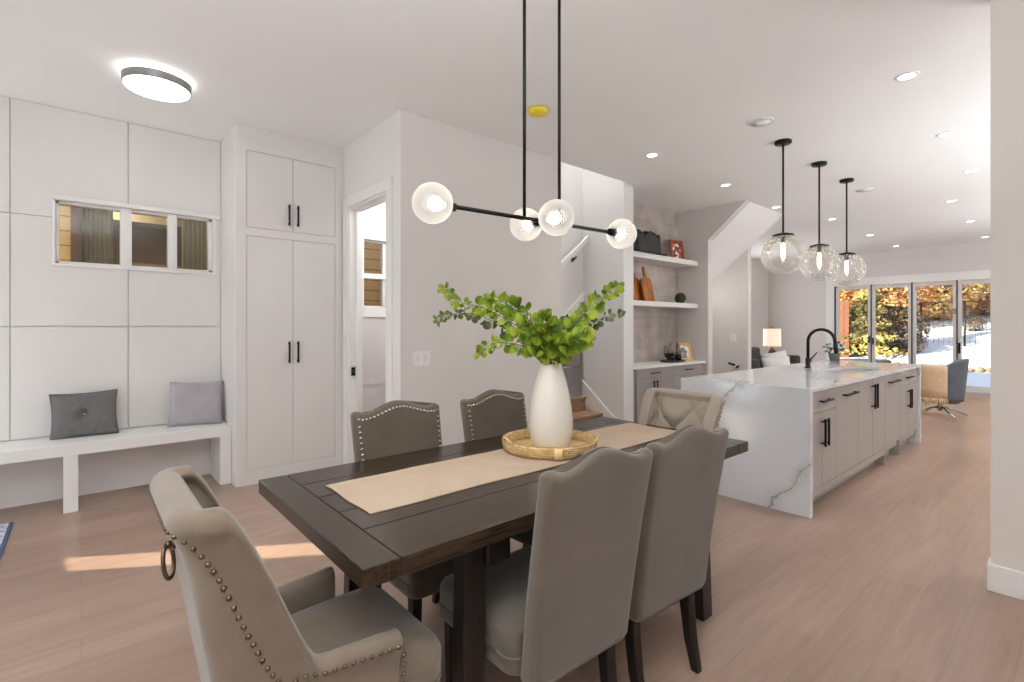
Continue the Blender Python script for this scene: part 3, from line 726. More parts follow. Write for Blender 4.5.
branch([px(560, 356, .05), px(582, 342, .09), px(605, 327, .11), px(628, 320, .12)], 'thin eucalyptus branch pointing right past the stair wall', 18, .028, .012, .15, 'euc2')
branch([px(558, 362, -.05), px(572, 350, -.10), px(584, 342, -.13)], 'short right hand eucalyptus branch over the vase rim', 26, .032, .022, .05)
branch([px(553, 362, .04), px(560, 345, .1), px(574, 330, .14)], 'eucalyptus branch rising at the back of the vase', 26, .031, .021, .05, 'euc2')

# ------------------------------------------------------------------ side chairs
# local frame: chair faces -x (towards the table is -x); back at +x. origin on the floor under the back's centre line
def camel(s):
    s = abs(s)
    e = max(0, (s-.80)/.2)
    return .042*(0.5+0.5*cos(pi*min(1, s/.80)))+.010*e*e*(3-2*e)
def make_side_chair(label, group):
    r = thing('dining_chair', label, 'chair', (0, 0, 0), 0, group)
    zB, zS = .325, .935
    nz, ns = 26, 44
    m = MB(); loops = []
    def section(z, k, shrink=0., topf=0.):
        f = (z-zB)/(zS-zB)
        hwid = .211+(.229-.211)*f-shrink
        xc = .0+.097*f-.006*sin(pi*f); th = .036-.006*f
        th = max(.006, th-shrink)
        lp = []; rc = min(.024, th*.8)
        raw = []
        for q in range(23): raw.append((th, -hwid+rc+(2*hwid-2*rc)*q/22))
        for q in range(1, 6): raw.append((th-rc+rc*cos(q*pi/12), hwid-rc+rc*sin(q*pi/12)))
        for q in range(23): raw.append((-th, hwid-rc-(2*hwid-2*rc)*q/22)) if q else raw.append((-th+0, hwid-rc))
        full = raw[:28]+[(th-rc, hwid)]+[(-th+rc, hwid)]+[(-th+rc-rc*sin(q*pi/12), hwid-rc+rc*cos(q*pi/12)) for q in range(1, 6)]+raw[28:]
        full += [(-th+rc-rc*cos(q*pi/12), -hwid+rc-rc*sin(q*pi/12)) for q in range(1, 6)]+[(-th+rc, -hwid), (th-rc, -hwid)]+[(th-rc+rc*sin(q*pi/12), -hwid+rc-rc*cos(q*pi/12)) for q in range(1, 6)]
        for xx, yy in full:
            z2 = z+camel(yy/(hwid+1e-6))*topf
            lp.append((xc+xx-.036, yy, z2))
        return lp
    loops.append(section(zB+.004, 0, .012))
    for j in range(nz+1):
        f = j/nz; z = zB+(zS-zB)*f
        loops.append(section(z, 0, .006 if j == 0 else 0, max(0, (f-.35)/.65)**2))
    for dz, sh in ((.008, .003), (.014, .008), (.018, .016), (.0195, .026)):
        loops.append(section(zS+dz, 0, sh, 1.0))
    m.loft(loops); m.build('backrest', M['fabric'], r)
    # nailheads on the front face
    nm = MB()
    def front_pt(s, z):
        f = (z-zB)/(zS-zB); xc = .097*f-.006*sin(pi*f); th = .036-.006*f
        return xc-th-.036
    k = 0
    for i in range(23):
        s = -1+2*i/22; yy = s*.206; z = zS-.008+camel(s*.205/.229)
        nm.sphere((front_pt(s, zS)-.001, yy, z), .0075, 8, 5, (.5, 1, 1))
    for sgn in (-1, 1):
        for j in range(1, 17):
            z = zS-.012-j*.024; f = (z-zB)/(zS-zB)
            nm.sphere((front_pt(0, z)-.001, sgn*(.188+.018*f), z), .0075, 8, 5, (.5, 1, 1))
    nm.build('nailhead_trim', M['nail'], r)
    # seat
    sx0, sx1, z0, z1 = -.50, -.07, .33, .475
    m = MB(); loops = []
    def rr(x0, x1, hy, z, rad, crown=0.):
        lp = []
        for cxx, cyy, a0 in ((x1-rad, hy-rad, 0), (x0+rad, hy-rad, pi/2), (x0+rad, -hy+rad, pi), (x1-rad, -hy+rad, 3*pi/2)):
            for q in range(6):
                a = a0+q*pi/10; lp.append((cxx+rad*cos(a), cyy+rad*sin(a), z))
        return lp
    for z, ins in ((.335, .012), (.340, .004), (.35, 0), (.386, 0), (.390, .003), (.394, 0), (.445, 0), (.46, .006), (.470, .02), (.476, .05), (.480, .12)):
        loops.append(rr(sx0+ins, sx1-ins*.2, .232-ins, z, .045))
    m.loft(loops); m.build('seat', M['fabric'], r)
    MB().tube(rr(sx0-.001, sx1, .2335, .389, .046), .004, 6, closed=True).build('piping', M['fabric'], r)
    for sgn in (-1, 1):
        MB().loft([[(sx0+.03+a*.042-(.0), sgn*.195+b*.042-.021, z) for a, b in ((0, 0), (1, 0), (1, 1), (0, 1))] for z in (.345,)]+[[(sx0+.036+a*.03, sgn*.195+b*.03-.015, 0) for a, b in ((0, 0), (1, 0), (1, 1), (0, 1))]], smooth=False).build('leg', M['leg'], r, .004)
        ls = []
        for z, dx, w in ((.35, -.062, .022), (.25, -.060, .022), (.12, -.045, .020), (0, -.018, .016)):
            ls.append([(dx+a*w, sgn*.168+b*w, z) for a, b in ((-1, -1), (1, -1), (1, 1), (-1, 1))])
        MB().loft(ls, smooth=False).build('leg', M['leg'], r, .005)
    return r
gr = 'upholstered side chairs round the dining table'
ch = make_side_chair('taupe camelback side chair seen from behind, nearest to the camera', gr)
ch.location = (-1.0, 1.158, 0); ch.rotation_euler = (0, 0, radians(-2))
dup(ch, (-1.0, 1.658, 0), radians(-3.5), 'taupe camelback side chair seen from behind, closer to the marble island')
dup(ch, (-2.117, 1.15, 0), pi, 'taupe side chair with silver nailheads across the table, beside the white doorway')
dup(ch, (-2.14, 1.765, 0), pi+radians(3), 'taupe side chair with silver nailheads across the table, just behind the vase')

# ------------------------------------------------------------------ host chairs (wing back with rolled arms), facing +y
def make_host_chair(label, group, tuft=True):
    r = thing('host_chair', label, 'chair', (0, 0, 0), 0, group)
    # plan path of the shell: right arm front -> back -> left arm front
    W, YR, YF, RC = .19, -.22, .15, .04
    half = []
    NI = 48
    for k in range(27): half.append((W*k/26*(W-RC)/W, YR, 0, -1))
    for k in range(1, 11):
        a = k/10*pi/2; half.append((W-RC+RC*sin(a), YR+RC-RC*cos(a), sin(a), -cos(a)))
    for k in range(1, 41):
        half.append((W+.05*(k/40), YR+RC+(YF-YR-RC)*k/40, 1, 0))
    # cumulative length
    def lens(h):
        L = [0]
        for i in range(1, len(h)): L.append(L[-1]+sqrt((h[i][0]-h[i-1][0])**2+(h[i][1]-h[i-1][1])**2))
        return L
    L = lens(half)
    full = [(-x, y, -nx, ny, -l) for (x, y, nx, ny), l in list(zip(half, L))[:0:-1]]+[(x, y, nx, ny, l) for (x, y, nx, ny), l in zip(half, L)]
    hB, hA = .98, .575
    # along-path height: back flat, wing slopes down, arm level
    y_w0, y_w1 = YR+.10, YR+.30
    def hgt(y, l):
        tt = min(1, max(0, (y-(YR+.06))/(.135)))
        tt = tt*tt*(3-2*tt)
        return hB-(hB-hA)*tt - .012*(1-min(1, abs(l)/.2))*0
    lean_a = .20
    loops = []; meta = []
    for (x, y, nx, ny, l) in full:
        h = hgt(y, l); bk = min(1, max(0, (h-hA)/(hB-hA)))
        prof = []
        nin = NI
        z0 = .43
        for k in range(nin+1):     # inner face, bottom to top
            f = k/nin; z = z0+(h-.045-z0)*f
            off = -.045
            if tuft and bk > .05:
                p, q = .118, .13
                uu = l/p+ (z-.62)/q; vv = l/p-(z-.62)/q
                pil = (abs(sin(pi*uu/2+pi/4))*abs(sin(pi*vv/2+pi/4)))**.33
                off += -.050*pil*bk*min(1, f*5)*min(1, (1-f)*4+.15)+.030*bk*min(1, f*5)
            prof.append((off, z))
        rad = .028+.008*bk
        for k in range(1, 12):     # rolled top, inner to outer
            a = pi-(k/11)*(pi*1.25)
            prof.append((-.045+rad+rad*cos(a)+.004*bk*(k/11), h-rad+rad*.95*sin(a)))
        ztop = prof[-1][1]; otop = prof[-1][0]
        for k in range(1, 9):      # outer face down
            f = k/8; prof.append((otop-.010+(.002)*f*0-.008*f, ztop-.004+(.30-ztop)*f))
        prof.append((-.03, .30)); prof.append((-.045, .34))
        pts = []
        for off, z in prof:
            g = z-.40
            wy = min(1, max(0, ((YR+.30)-y)/.25)); wy = wy*wy*(3-2*wy)
            leany = -.158*g*wy
            flare = nx*.05*max(0, z-.55)*bk
            pts.append((x+nx*off+flare, y+ny*off+leany, z))
        loops.append(pts); meta.append((h, bk, rad, nin))
    m = MB(); m.loft(loops, cap=True, closed=True, smooth=True)
    m.build('shell', M['fabric2'], r)
    # nailheads under the roll along the whole path, and down the arm fronts
    nm = MB(); idx = NI+11+1
    def nail_pt(i):
        y = full[i][1]; zn = hgt(y+.07, 0); zn -= .03+.006*(zn-hA)/(hB-hA)
        pr = loops[i][NI+8:NI+20]
        for q in range(len(pr)-1):
            if pr[q][2] >= zn >= pr[q+1][2]:
                t_ = (pr[q][2]-zn)/max(1e-6, pr[q][2]-pr[q+1][2]); return Vector(pr[q]).lerp(Vector(pr[q+1]), t_)
        return Vector(pr[5])
    prev = None; acc = 0
    dense = []
    for i_ in range(len(loops)-1):
        pa, pb = nail_pt(i_), nail_pt(i_+1)
        for k in range(6): dense.append(pa.lerp(pb, k/6))
    last = dense[0]; nm.sphere(last, .006, 8, 5)
    for p in dense[1:]:
        if (p-last).length >= .021: nm.sphere(p, .0062, 8, 5); last = p
    for lp in (loops[0], loops[-1]):
        p0 = nail_pt(0 if lp is loops[0] else len(loops)-1)
        for k in range(1, 9): nm.sphere((p0.x, p0.y-.0+.002, p0.z-.024*k), .0062, 8, 5)
    nm.build('nailhead_trim', M['bronze'], r)
    if tuft:
        bm_ = MB()
        p, q = .118, .13
        for row in range(-1, 3):
            for c_ in range(-3, 4):
                l0 = (c_+(.5 if row % 2 else 0))*p; z = .62+ (row-.5)*q+q*.0
                if abs(l0) > .26: continue
                # nearest path point
                j = min(range(len(full)), key=lambda i: abs(full[i][4]-l0))
                best = min(loops[j][:NI], key=lambda pt: abs(pt[2]-z))
                uu = l0/p+(z-.62)/q; vv = l0/p-(z-.62)/q
                if abs(sin(pi*uu/2+pi/4))*abs(sin(pi*vv/2+pi/4)) > .2: continue
                if meta[j][1] < .6: continue
                MB().sphere(best, .010, 8, 6).build('tuft_button', M['fabric2'], r)
    # seat cushion with welt
    def rr(x, y0, y1, z, rad):
        lp = []
        for cxx, cyy, a0 in ((x-rad, y1-rad, 0), (-x+rad, y1-rad, pi/2), (-x+rad, y0+rad, pi), (x-rad, y0+rad, 3*pi/2)):
            for k in range(6):
                a = a0+k*pi/10; lp.append((cxx+rad*cos(a), cyy+rad*sin(a), z))
        return lp
    m = MB(); loops2 = []
    for z, i in ((.30, .012), (.305, .002), (.34, 0), (.375, -.002), (.38, .002), (.385, -.002), (.45, -.004), (.47, .004), (.487, .022), (.497, .06), (.502, .13)):
        loops2.append(rr(.215-i, -.19+max(i, 0), .305-i, z, .055))
    m.loft(loops2); m.build('seat', M['fabric2'], r)
    MB().tube(rr(.2165, -.19, .307, .38, .056), .0045, 6, closed=True).build('piping', M['fabric2'], r)
    for sx in (-1, 1):
        for yy in (-.17, .255):
            MB().loft([[(sx*.165+a*.024, yy+b*.024, .305) for a, b in ((-1, -1), (1, -1), (1, 1), (-1, 1))], [(sx*.17+a*.015, yy+b*.015+(-.03 if yy < 0 else .0), 0) for a, b in ((-1, -1), (1, -1), (1, 1), (-1, 1))]], smooth=False).build('leg', M['leg'], r, .003)
    # ring pull on the rear
    cl = loops[len(loops)//2][NI+8:]
    yb = min(cl, key=lambda p_: abs(p_[2]-.845))[1]-.001
    ring = MB().tube([(.030*sin(a)*.75, yb-.014-.012*sin(a)-.004*cos(a), .812+.040*cos(a)) for a in [2*pi*k/24 for k in range(24)]], .0048, 8, closed=True)
    ring.build('ring_pull', M['bronze'], r)
    MB().cyl((0, yb+.012, .85), (0, yb-.008, .85), .013).sphere((0, yb-.014, .85), .009, 10, 6).build('ring_mount', M['bronze'], r)
    return r
gh = 'wingback host chairs at the table ends'
e = make_host_chair('warm taupe wingback host chair with ring pull and nailheads at the near table end', gh)
e.location = (-1.383, .465, 0); e.rotation_euler = (0, 0, radians(0))
f_ = dup(e, (-1.535, 2.375, 0), pi, 'tufted taupe host chair in lightened velvet facing the camera at the far table end by the island')
for c_ in f_.children:
    if c_.material_slots[0].material == M['fabric2']:
        c_.material_slots[0].link = 'OBJECT'; c_.material_slots[0].material = M['fabric3']

# ------------------------------------------------------------------ linear globe chandelier
cxh, cyh, czh = -1.575, 1.525, 1.812
l = thing('chandelier', 'black linear chandelier with four glass globes over the dining table', 'chandelier', (cxh, cyh, H))
dz = czh-H
mb = MB().tube([(.005, -.49, dz-.008), (.042, .46, dz+.002)], .0085, 12); mb.build('bar', M['black'], l)
for yy, xx in ((-.112, .018), (.090, .027)):
    MB().tube([(xx, yy, -.02), (xx, yy, dz-.004)], .0072, 12).build('rod', M['black'], l)
MB().lathe([(.001, -.03), (.05, -.03), (.06, -.026), (.062, 0)], n=32).xform(Matrix.Translation((.022, 0, 0)) @ Matrix.Diagonal((1, 3.2, 1, 1))).build('canopy', M['black'], l)
gl = [((.003, -.552, dz-.009), (0, -1, 0)), ((-.117, .02, dz+.008), (-1, 0, 0)), ((.126, -.03, dz-.008), (1, 0, 0)), ((.045, .52, dz+.003), (0, 1, 0))]
for k, (p, d) in enumerate(gl):
    P, D = Vector(p), Vector(d)
    g_ = MB().sphere(p, .075, 36, 22).build('globe', M['globe2'], l)
    MB().cyl(P-D*.098, P-D*.058, .016, .020).cyl(P-D*.062, P-D*.050, .020, .018).build('socket', M['black'], g_)
    MB().cyl(P-D*.050, P-D*.034, .010, .014).sphere(tuple(P-D*.012), .027, 18, 12).build('bulb', M['bulb'], g_)
    if k in (1, 2):
        xb = .022 
        MB().cyl((xb, P.y+(.0), dz-.003), tuple(P-D*.09), .0075).build('arm', M['black'], l)

# ------------------------------------------------------------------ island
IX0, IX1, IY0, IY1, IZ = -2.29, -1.285, 3.885, 7.40, .914
isl = thing('kitchen_island', 'long kitchen island with greige cabinet fronts below the marble worktop', 'kitchen island', (-1.79, 5.64, 0))
def L3(x0, x1, y0, y1, z0, z1): return MB().box(x0+1.79, x1+1.79, y0-5.64, y1-5.64, z0, z1)
L3(IX0+.30, IX1-.046, IY0+.052, IY1-.055, .105, IZ-.031).build('carcass', M['island'], isl)
L3(IX0+.34, IX1-.11, IY0+.052, IY1-.055, 0, .1045).build('toe_kick', M['island'], isl)
L3(IX1-.046, IX1-.024, IY0+.052, 5.93, .105, .163).build('bottom_rail', M['island'], isl)
for yy in (5.93, 6.505): L3(IX1-.11, IX1-.024, yy, yy+.022, 0, .163).build('divider_foot', M['island'], isl)
XF = IX1-.024
def front(name, y0, y1, z0, z1): return L3(XF-.0215, XF, y0+.003, y1-.003, z0, z1).build(name, M['island'], isl, .0015)
def hv(d, y, z0, z1): bar_handle(d, (XF+1.79, y-5.64, z0), (XF+1.79, y-5.64, z1), (1, 0, 0), r=.007, stand=.032)
def hh(d, y0, y1, z): bar_handle(d, (XF+1.79, y0-5.64, z), (XF+1.79, y1-5.64, z), (1, 0, 0), r=.007, stand=.032)
ya = [3.945, 4.51, 5.10, 5.945, 6.525, 7.335]
zt = .878
d = front('drawer', ya[0], ya[1], .718, zt); hh(d, 4.13, 4.34, .80)
ym = (ya[0]+ya[1])/2-.02
d = front('door', ya[0], ym, .167, .714); hv(d, ym-.035, .47, .66)
d = front('door', ym, ya[1], .167, .714); hv(d, ym+.035, .47, .66)
d = front('panel_door', ya[1], ya[2], .167, zt); hh(d, 4.66, 4.98, .80)
ym = (ya[2]+ya[3])/2
d = front('door', ya[2], ym, .167, zt); hv(d, ym-.04, .61, .82)
d = front('door', ym, ya[3], .167, zt); hv(d, ym+.04, .61, .82)
d = front('panel_door', ya[3], ya[4], .167, zt); hh(d, 6.06, 6.42, .80)
d = front('drawer', ya[4], ya[5], .718, zt); hh(d, 6.78, 7.02, .80)
ym = 6.89
d = front('door', ya[4], ym, .167, .714); hv(d, ym-.035, .47, .66)
d = front('door', ym, ya[5], .167, .714); hv(d, ym+.035, .47, .66)
ctx, cty = -1.79, 5.64
SX0, SX1, SY0, SY1 = -1.79, -1.405, 5.57, 6.36
ct = thing('island_worktop', 'white marble waterfall worktop with grey veins on the kitchen island', 'worktop', (ctx, cty, 0))
m = MB()
for (x0, x1, y0, y1) in ((IX0, SX0, IY0+.05, IY1-.05), (SX1, IX1, IY0+.05, IY1-.05), (SX0, SX1, IY0+.05, SY0), (SX0, SX1, SY1, IY1-.05)): m.box(x0-ctx, x1-ctx, y0-cty, y1-cty, IZ-.03, IZ)
m.build('slab', M['marble'], ct)
MB().box(IX0-ctx, IX1-ctx, IY0-cty, IY0+.05-cty, 0, IZ).build('waterfall_end', M['marble'], ct, .002)
MB().box(IX0-ctx, IX1-ctx, IY1-.05-cty, IY1-cty, 0, IZ).build('waterfall_end', M['marble'], ct, .002)
sk = thing('kitchen_sink', 'undermount stainless sink set in the island worktop', 'sink', ((SX0+SX1)/2, (SY0+SY1)/2, IZ-.2))
a, b2 = (SX1-SX0)/2, (SY1-SY0)/2
m = MB().box(-a-.01, -a+.004, -b2-.01, b2+.01, 0, .169).box(a-.004, a+.01, -b2-.01, b2+.01, 0, .169).box(-a, a, -b2-.01, -b2+.004, 0, .169).box(-a, a, b2-.004, b2+.01, 0, .169).box(-a-.01, a+.01, -b2-.01, b2+.01, -.012, 0)
m.build('basin', M['steel'], sk)
MB().lathe([(.045, .001), (.045, .004), (.02, .002), (.001, .002)], n=24).build('drain', M['steel'], sk)
fa = thing('kitchen_faucet', 'black gooseneck faucet standing by the island sink', 'faucet', (-1.955, 5.84, IZ))
MB().lathe([(.032, 0), (.032, .006), (.024, .012), (.024, .10), (.018, .11)], n=24).build('base', M['black'], fa)
pts = [(0, 0, .10), (0, 0, .27)]
for k in range(1, 15):
    a = pi-k/14*(pi*.94); pts.append((.125+.125*cos(a), 0, .285+.125*sin(a)))
pts.append((.252, 0, .255))
MB().tube(pts, .0155, 14).build('spout', M['black'], fa)
MB().cyl((.252, 0, .262), (.262, 0, .165), .019, .021).build('spray_head', M['black'], fa)
MB().cyl((.0, .02, .075), (.0, .055, .075), .02).cyl((0, .045, .075), (.05, .11, .165), .008, .006).build('lever', M['black'], fa)
# potted flowers at the island's far corner
pf = thing('potted_flower', 'small white flowering plant on the far corner of the island', 'plant', (-2.13, 7.28, IZ))
MB().lathe([(.001, 0), (.05, 0), (.065, .08), (.068, .10), (.058, .10), (.055, .08), (.001, .075)], n=24).build('pot', M['cushion_a'], pf)
rf = random.Random(3); lm = MB(); fm = MB()
for k in range(60):
    d3 = Vector((rf.uniform(-1, 1), rf.uniform(-1, 1), rf.uniform(-.2, 1))).normalized()
    p = Vector((0, 0, .13))+d3*rf.uniform(.03, .11)
    leaf(lm, p, d3, Vector((rf.uniform(-1, 1), rf.uniform(-1, 1), 1)), .02)
for k in range(45):
    d3 = Vector((rf.uniform(-1, 1), rf.uniform(-1, 1), rf.uniform(.0, 1))).normalized()
    p = Vector((0, 0, .14))+d3*rf.uniform(.07, .125)
    for q in range(4): leaf(fm, p, Vector((cos(q*pi/2), sin(q*pi/2), .3)), d3, .012)
lm.build('leaves', leaf_mat('grey_green_leaf', srgb(70, 84, 72), srgb(110, 124, 108), .2), pf)
fm.build('blossoms', leaf_mat('white_blossom', srgb(225, 225, 225), srgb(245, 245, 245), .3), pf)
# pendants
pp = None
for y, lab in ((4.917, 'clear globe pendant nearest to the dining table over the island'), (5.86, 'clear globe pendant in the middle of the three over the island'), (6.765, 'clear globe pendant farthest from the dining table over the island')):
    if pp: dup(pp, (-1.855, y, H), 0, lab); continue
    pp = thing('globe_pendant', lab, 'pendant lamp', (-1.855, y, H), 0, 'globe pendants over the island')
    MB().lathe([(.001, -.028), (.066, -.028), (.072, -.022), (.072, 0)], n=36).build('canopy', M['black'], pp)
    MB().tube([(0, 0, -.02), (0, 0, -.865)], .0085, 12).build('rod', M['black'], pp)
    MB().lathe([(.001, -.845), (.03, -.85), (.088, -.866), (.092, -.874), (.088, -.878), (.001, -.876)], n=36).build('cap', M['black'], pp)
    zc = -1.05
    lp = []
    for j in range(25):
        t_ = .42+(pi-.42)*j/24; lp.append((max(.186*sin(t_), .001), zc+.186*cos(t_)))
    MB().lathe(lp, n=48, cap=False).build('globe', M['globe'], pp)
    so = MB().cyl((0, 0, -.876), (0, 0, -.945), .018, .020).build('socket', M['bronze'], pp)
    MB().lathe([(.012, -.945), (.016, -.965), (.017, -1.06), (.010, -1.095), (.001, -1.10)], n=18).build('bulb', M['filament'], so)
# ------------------------------------------------------------------ niche: shelves, base cabinet and ornaments
for z0, z1, lab in ((2.237, 2.309, 'upper thick floating shelf in the stone niche'), (1.622, 1.688, 'lower thick floating shelf in the stone niche')):
    s = MB().box(-4.069, -3.74, 5.118, 6.818, z0, z1).build('floating_shelf', M['cab'], None, .003)
    tag(s, lab, 'shelf', 'floating shelves in the niche')
nc = thing('niche_cabinet', 'greige base cabinet with drawers and doors in the stone niche', 'cabinet', (-3.85, 5.99, 0))
def LN(x0, x1, y0, y1, z0, z1): return MB().box(x0+3.85, x1+3.85, y0-5.99, y1-5.99, z0, z1)
LN(-4.069, -3.66, 5.118, 6.818, .09, .829).build('carcass', M['island'], nc)
LN(-4.069, -3.72, 5.118, 6.818, 0, .0895).build('toe_kick', M['island'], nc)
def nf(name, y0, y1, z0, z1): return LN(-3.66, -3.641, y0+.002, y1-.002, z0, z1).build(name, M['island'], nc, .0015)
for y0, y1 in ((5.17, 5.99), (5.99, 6.81)):
    yc = (y0+y1)/2-.03
    d = nf('drawer', y0, y1, .70, .826); bar_handle(d, (-3.641+3.85, yc-.09-5.99, .765), (-3.641+3.85, yc+.09-5.99, .765), (1, 0, 0), r=.006, stand=.026)
    d = nf('door', y0, yc, .095, .696); bar_handle(d, (.209, yc-.035-5.99, .52), (.209, yc-.035-5.99, .66), (1, 0, 0), r=.006, stand=.026)
    d = nf('door', yc, y1, .095, .696); bar_handle(d, (.209, yc+.035-5.99, .52), (.209, yc+.035-5.99, .66), (1, 0, 0), r=.006, stand=.026)
ctop = MB().box(-4.069, -3.615, 5.118, 6.818, .8295, .862).build('niche_worktop', M['trim'], None, .002)
tag(ctop, 'white worktop on the niche base cabinet under the shelves', 'worktop')
# cutting boards
def cboard(w, h, hl, hwd, lab, loc, tilt, mat, round_top):
    r = thing('cutting_board', lab, 'cutting board', loc, 0, 'wooden cutting boards in the niche')
    r.rotation_euler = (0, tilt, 0)
    pts = [(-w/2, 0), (w/2, 0)]
    for k in range(13):
        a = k/12*pi
        x = w/2*cos(a); z = h-(w*round_top)+w*round_top*sin(a)
        if abs(x) > hwd: pts.append((x, z))
        elif x > 0 and (not any(abs(q[0]) <= hwd+.001 and q[1] > h for q in pts)):
            pts += [(hwd, h), (hwd*.9, h+hl*.8), (hwd*.5, h+hl), (-hwd*.5, h+hl), (-hwd*.9, h+hl*.8), (-hwd, h)]
    MB().prism([(p[0], p[1]) for p in pts], 'x', 0, .022).build('board', mat, r, .004)
    return r
wA = wood_mat('acacia_board', srgb(120, 62, 20), srgb(196, 124, 56), (3, 8, 1), .45)
cboard(.30, .34, .06, .03, 'rounded acacia board leaning at the left of the lower niche shelf', (-3.93, 5.60, 1.6885), radians(-14), wA, .42)
cboard(.24, .34, .15, .028, 'tall handled acacia board leaning over the rounded one', (-3.86, 5.76, 1.6885), radians(-13), wA, .22)
# black ornament
bo = thing('black_ornament', 'black lumpy ornament on the upper niche shelf', 'ornament', (-3.84, 5.62, 2.3095))
m = MB(); loops = []
for j in range(13):
    f = j/12; z = .27*f
    lp = []
    for i in range(36):
        a = 2*pi*i/36; ca, sa = cos(a), sin(a)
        w = .30*(1-.10*f) if f < .97 else .2; d = .11*(1-.2*f)
        y = w*(abs(sa)**.45)*(1 if sa > 0 else -1); x = d*(abs(ca)**.5)*(1 if ca > 0 else -1)
        zz = z+(.025*cos(y*26)+.012*cos(y*47+1))*f*f
        bump = 1+.05*sin(9*a+6*f)
        lp.append((x*bump, y*bump, max(0, zz)))
    loops.append(lp)
m.loft(loops); m.build('body', simple('gloss_black', (.012, .012, .013), .35, var=.2, scale=12, bump=.4, bscale=30), bo)
m = MB()
for yy in (-.16, .02, .17): m.sphere((.0, yy, .275), .055, 16, 10, (1, 1.1, .6))
m.build('knobs', M['black'], bo)
MB().box(-.13, .13, -.33, .35, 0, .018).build('foot', M['black'], bo, .006)
# small framed print, moss ball
def pic_mat(name, cols, scale):
    m, nt, b = new_mat(name); tc = N(nt, 'ShaderNodeTexCoord'); vo = N(nt, 'ShaderNodeTexVoronoi'); vo.inputs['Scale'].default_value = scale
    nt.links.new(tc.outputs['Object'], vo.inputs['Vector']); rp = N(nt, 'ShaderNodeValToRGB'); rp.color_ramp.interpolation = 'CONSTANT'
    while len(rp.color_ramp.elements) < len(cols): rp.color_ramp.elements.new(.5)
    for i, c in enumerate(cols): rp.color_ramp.elements[i].position = i/len(cols); rp.color_ramp.elements[i].color = (*c, 1)
    sp = N(nt, 'ShaderNodeSeparateColor'); nt.links.new(vo.outputs['Color'], sp.inputs[0]); nt.links.new(sp.outputs[0], rp.inputs['Fac'])
    nt.links.new(rp.outputs['Color'], b.inputs['Base Color']); sset(b, Roughness=.5); return m
fp = thing('picture_frame', 'small upright picture with a brown orange frame on the upper niche shelf', 'picture frame', (-3.88, 6.52, 2.3095))
fp.rotation_euler = (0, radians(-10), radians(-12))
m = MB().box(-.01, .012, -.125, .125, 0, .03).box(-.01, .012, -.125, .125, .275, .305).box(-.01, .012, -.125, -.095, .03, .275).box(-.01, .012, .095, .125, .03, .275)
m.build('frame', simple('rust_frame', srgb(150, 84, 46), .5, var=.15, scale=20), fp, .002)
MB().box(-.008, .002, -.095, .095, .03, .275).build('picture', pic_mat('abstract_print', [srgb(200, 100, 50), srgb(232, 222, 206), srgb(60, 50, 46), srgb(170, 70, 50)], 22), fp)
mbx = thing('moss_ball', 'dark green moss ball on the lower niche shelf', 'ornament', (-3.86, 6.54, 1.6885+.078))
m = MB(); loops = []; rm = random.Random(5)
for j in range(19):
    t_ = pi*j/18; rr = max(sin(t_), .01)
    loops.append([(.078*(1+rm.uniform(-.05, .05))*rr*cos(2*pi*i/26), .078*(1+rm.uniform(-.05, .05))*rr*sin(2*pi*i/26), -.078*cos(t_)) for i in range(26)])
m.loft(loops); m.build('moss', simple('moss_fuzz', srgb(52, 58, 40), .95, var=.3, scale=60, bump=.8, bscale=90), mbx)
# drinks tray
dt = thing('serving_tray', 'low metal tray with glass jars on the niche worktop', 'tray', (-3.82, 6.28, .8625))
MB().lathe([(.001, .002), (.17, .002), (.18, .012), (.183, .026), (.178, .026), (.172, .014), (.001, .008)], n=40).xform(Matrix.Diagonal((.8, 1.3, 1, 1))).build('body', M['steel'], dt)
amber = clear_glass('dark_amber_glass', (.62, .36, .18), .8); cg = clear_glass('jar_glass', (.9, .88, .84), 1.2, 0, .08)
dk = clear_glass('wine_dark_glass', (.10, .05, .03), 1.0)
b1 = thing('goblet', 'rounded glass goblet of dark drink at the left of the serving tray', 'glass', (-3.78, 6.12, .8715))
MB().lathe([(.04, 0), (.014, .01), (.014, .035), (.06, .07), (.075, .12), (.07, .18), (.06, .22)], n=28, cap=False).build('bowl', cg, b1)
MB().lathe([(.001, .04), (.054, .075), (.069, .115), (.001, .117)], n=28).build('drink', dk, b1)
for k, (x, y, h_, lab) in enumerate([(-3.84, 6.25, .25, 'stoppered glass jar just right of the dark goblet'), (-3.77, 6.33, .24, 'middle stoppered glass jar on the serving tray'), (-3.84, 6.43, .26, 'stoppered glass jar nearest the yellow frame')]):
    j = thing('glass_jar', lab, 'jar', (x, y, .8715), 0, 'glass jars on the serving tray')
    MB().lathe([(.001, .001), (.046, .001), (.05, .01), (.05, h_*.62), (.022, h_*.74), (.022, h_*.8)], n=24, cap=False).build('body', cg, j)
    MB().lathe([(.001, .006), (.045, .007), (.045, h_*(.3+.1*k)), (.001, h_*(.3+.1*k))], n=24).build('contents', amber, j)
    MB().lathe([(.022, h_*.8), (.026, h_*.82), (.014, h_*.86), (.02, h_*.93), (.012, h_), (.001, h_)], n=20).build('stopper', M['bronze'], j)
yf = thing('photo_frame', 'small yellow photo frame at the right end of the niche worktop', 'picture frame', (-3.82, 6.62, .8625))
yf.rotation_euler = (0, radians(-12), radians(-20))
m = MB().box(-.01, .012, -.115, .115, 0, .035).box(-.01, .012, -.115, .115, .225, .26).box(-.01, .012, -.115, -.08, .035, .225).box(-.01, .012, .08, .115, .035, .225)
m.build('frame', simple('yellow_frame', srgb(226, 178, 84), .5, var=.08, scale=20), yf, .003)
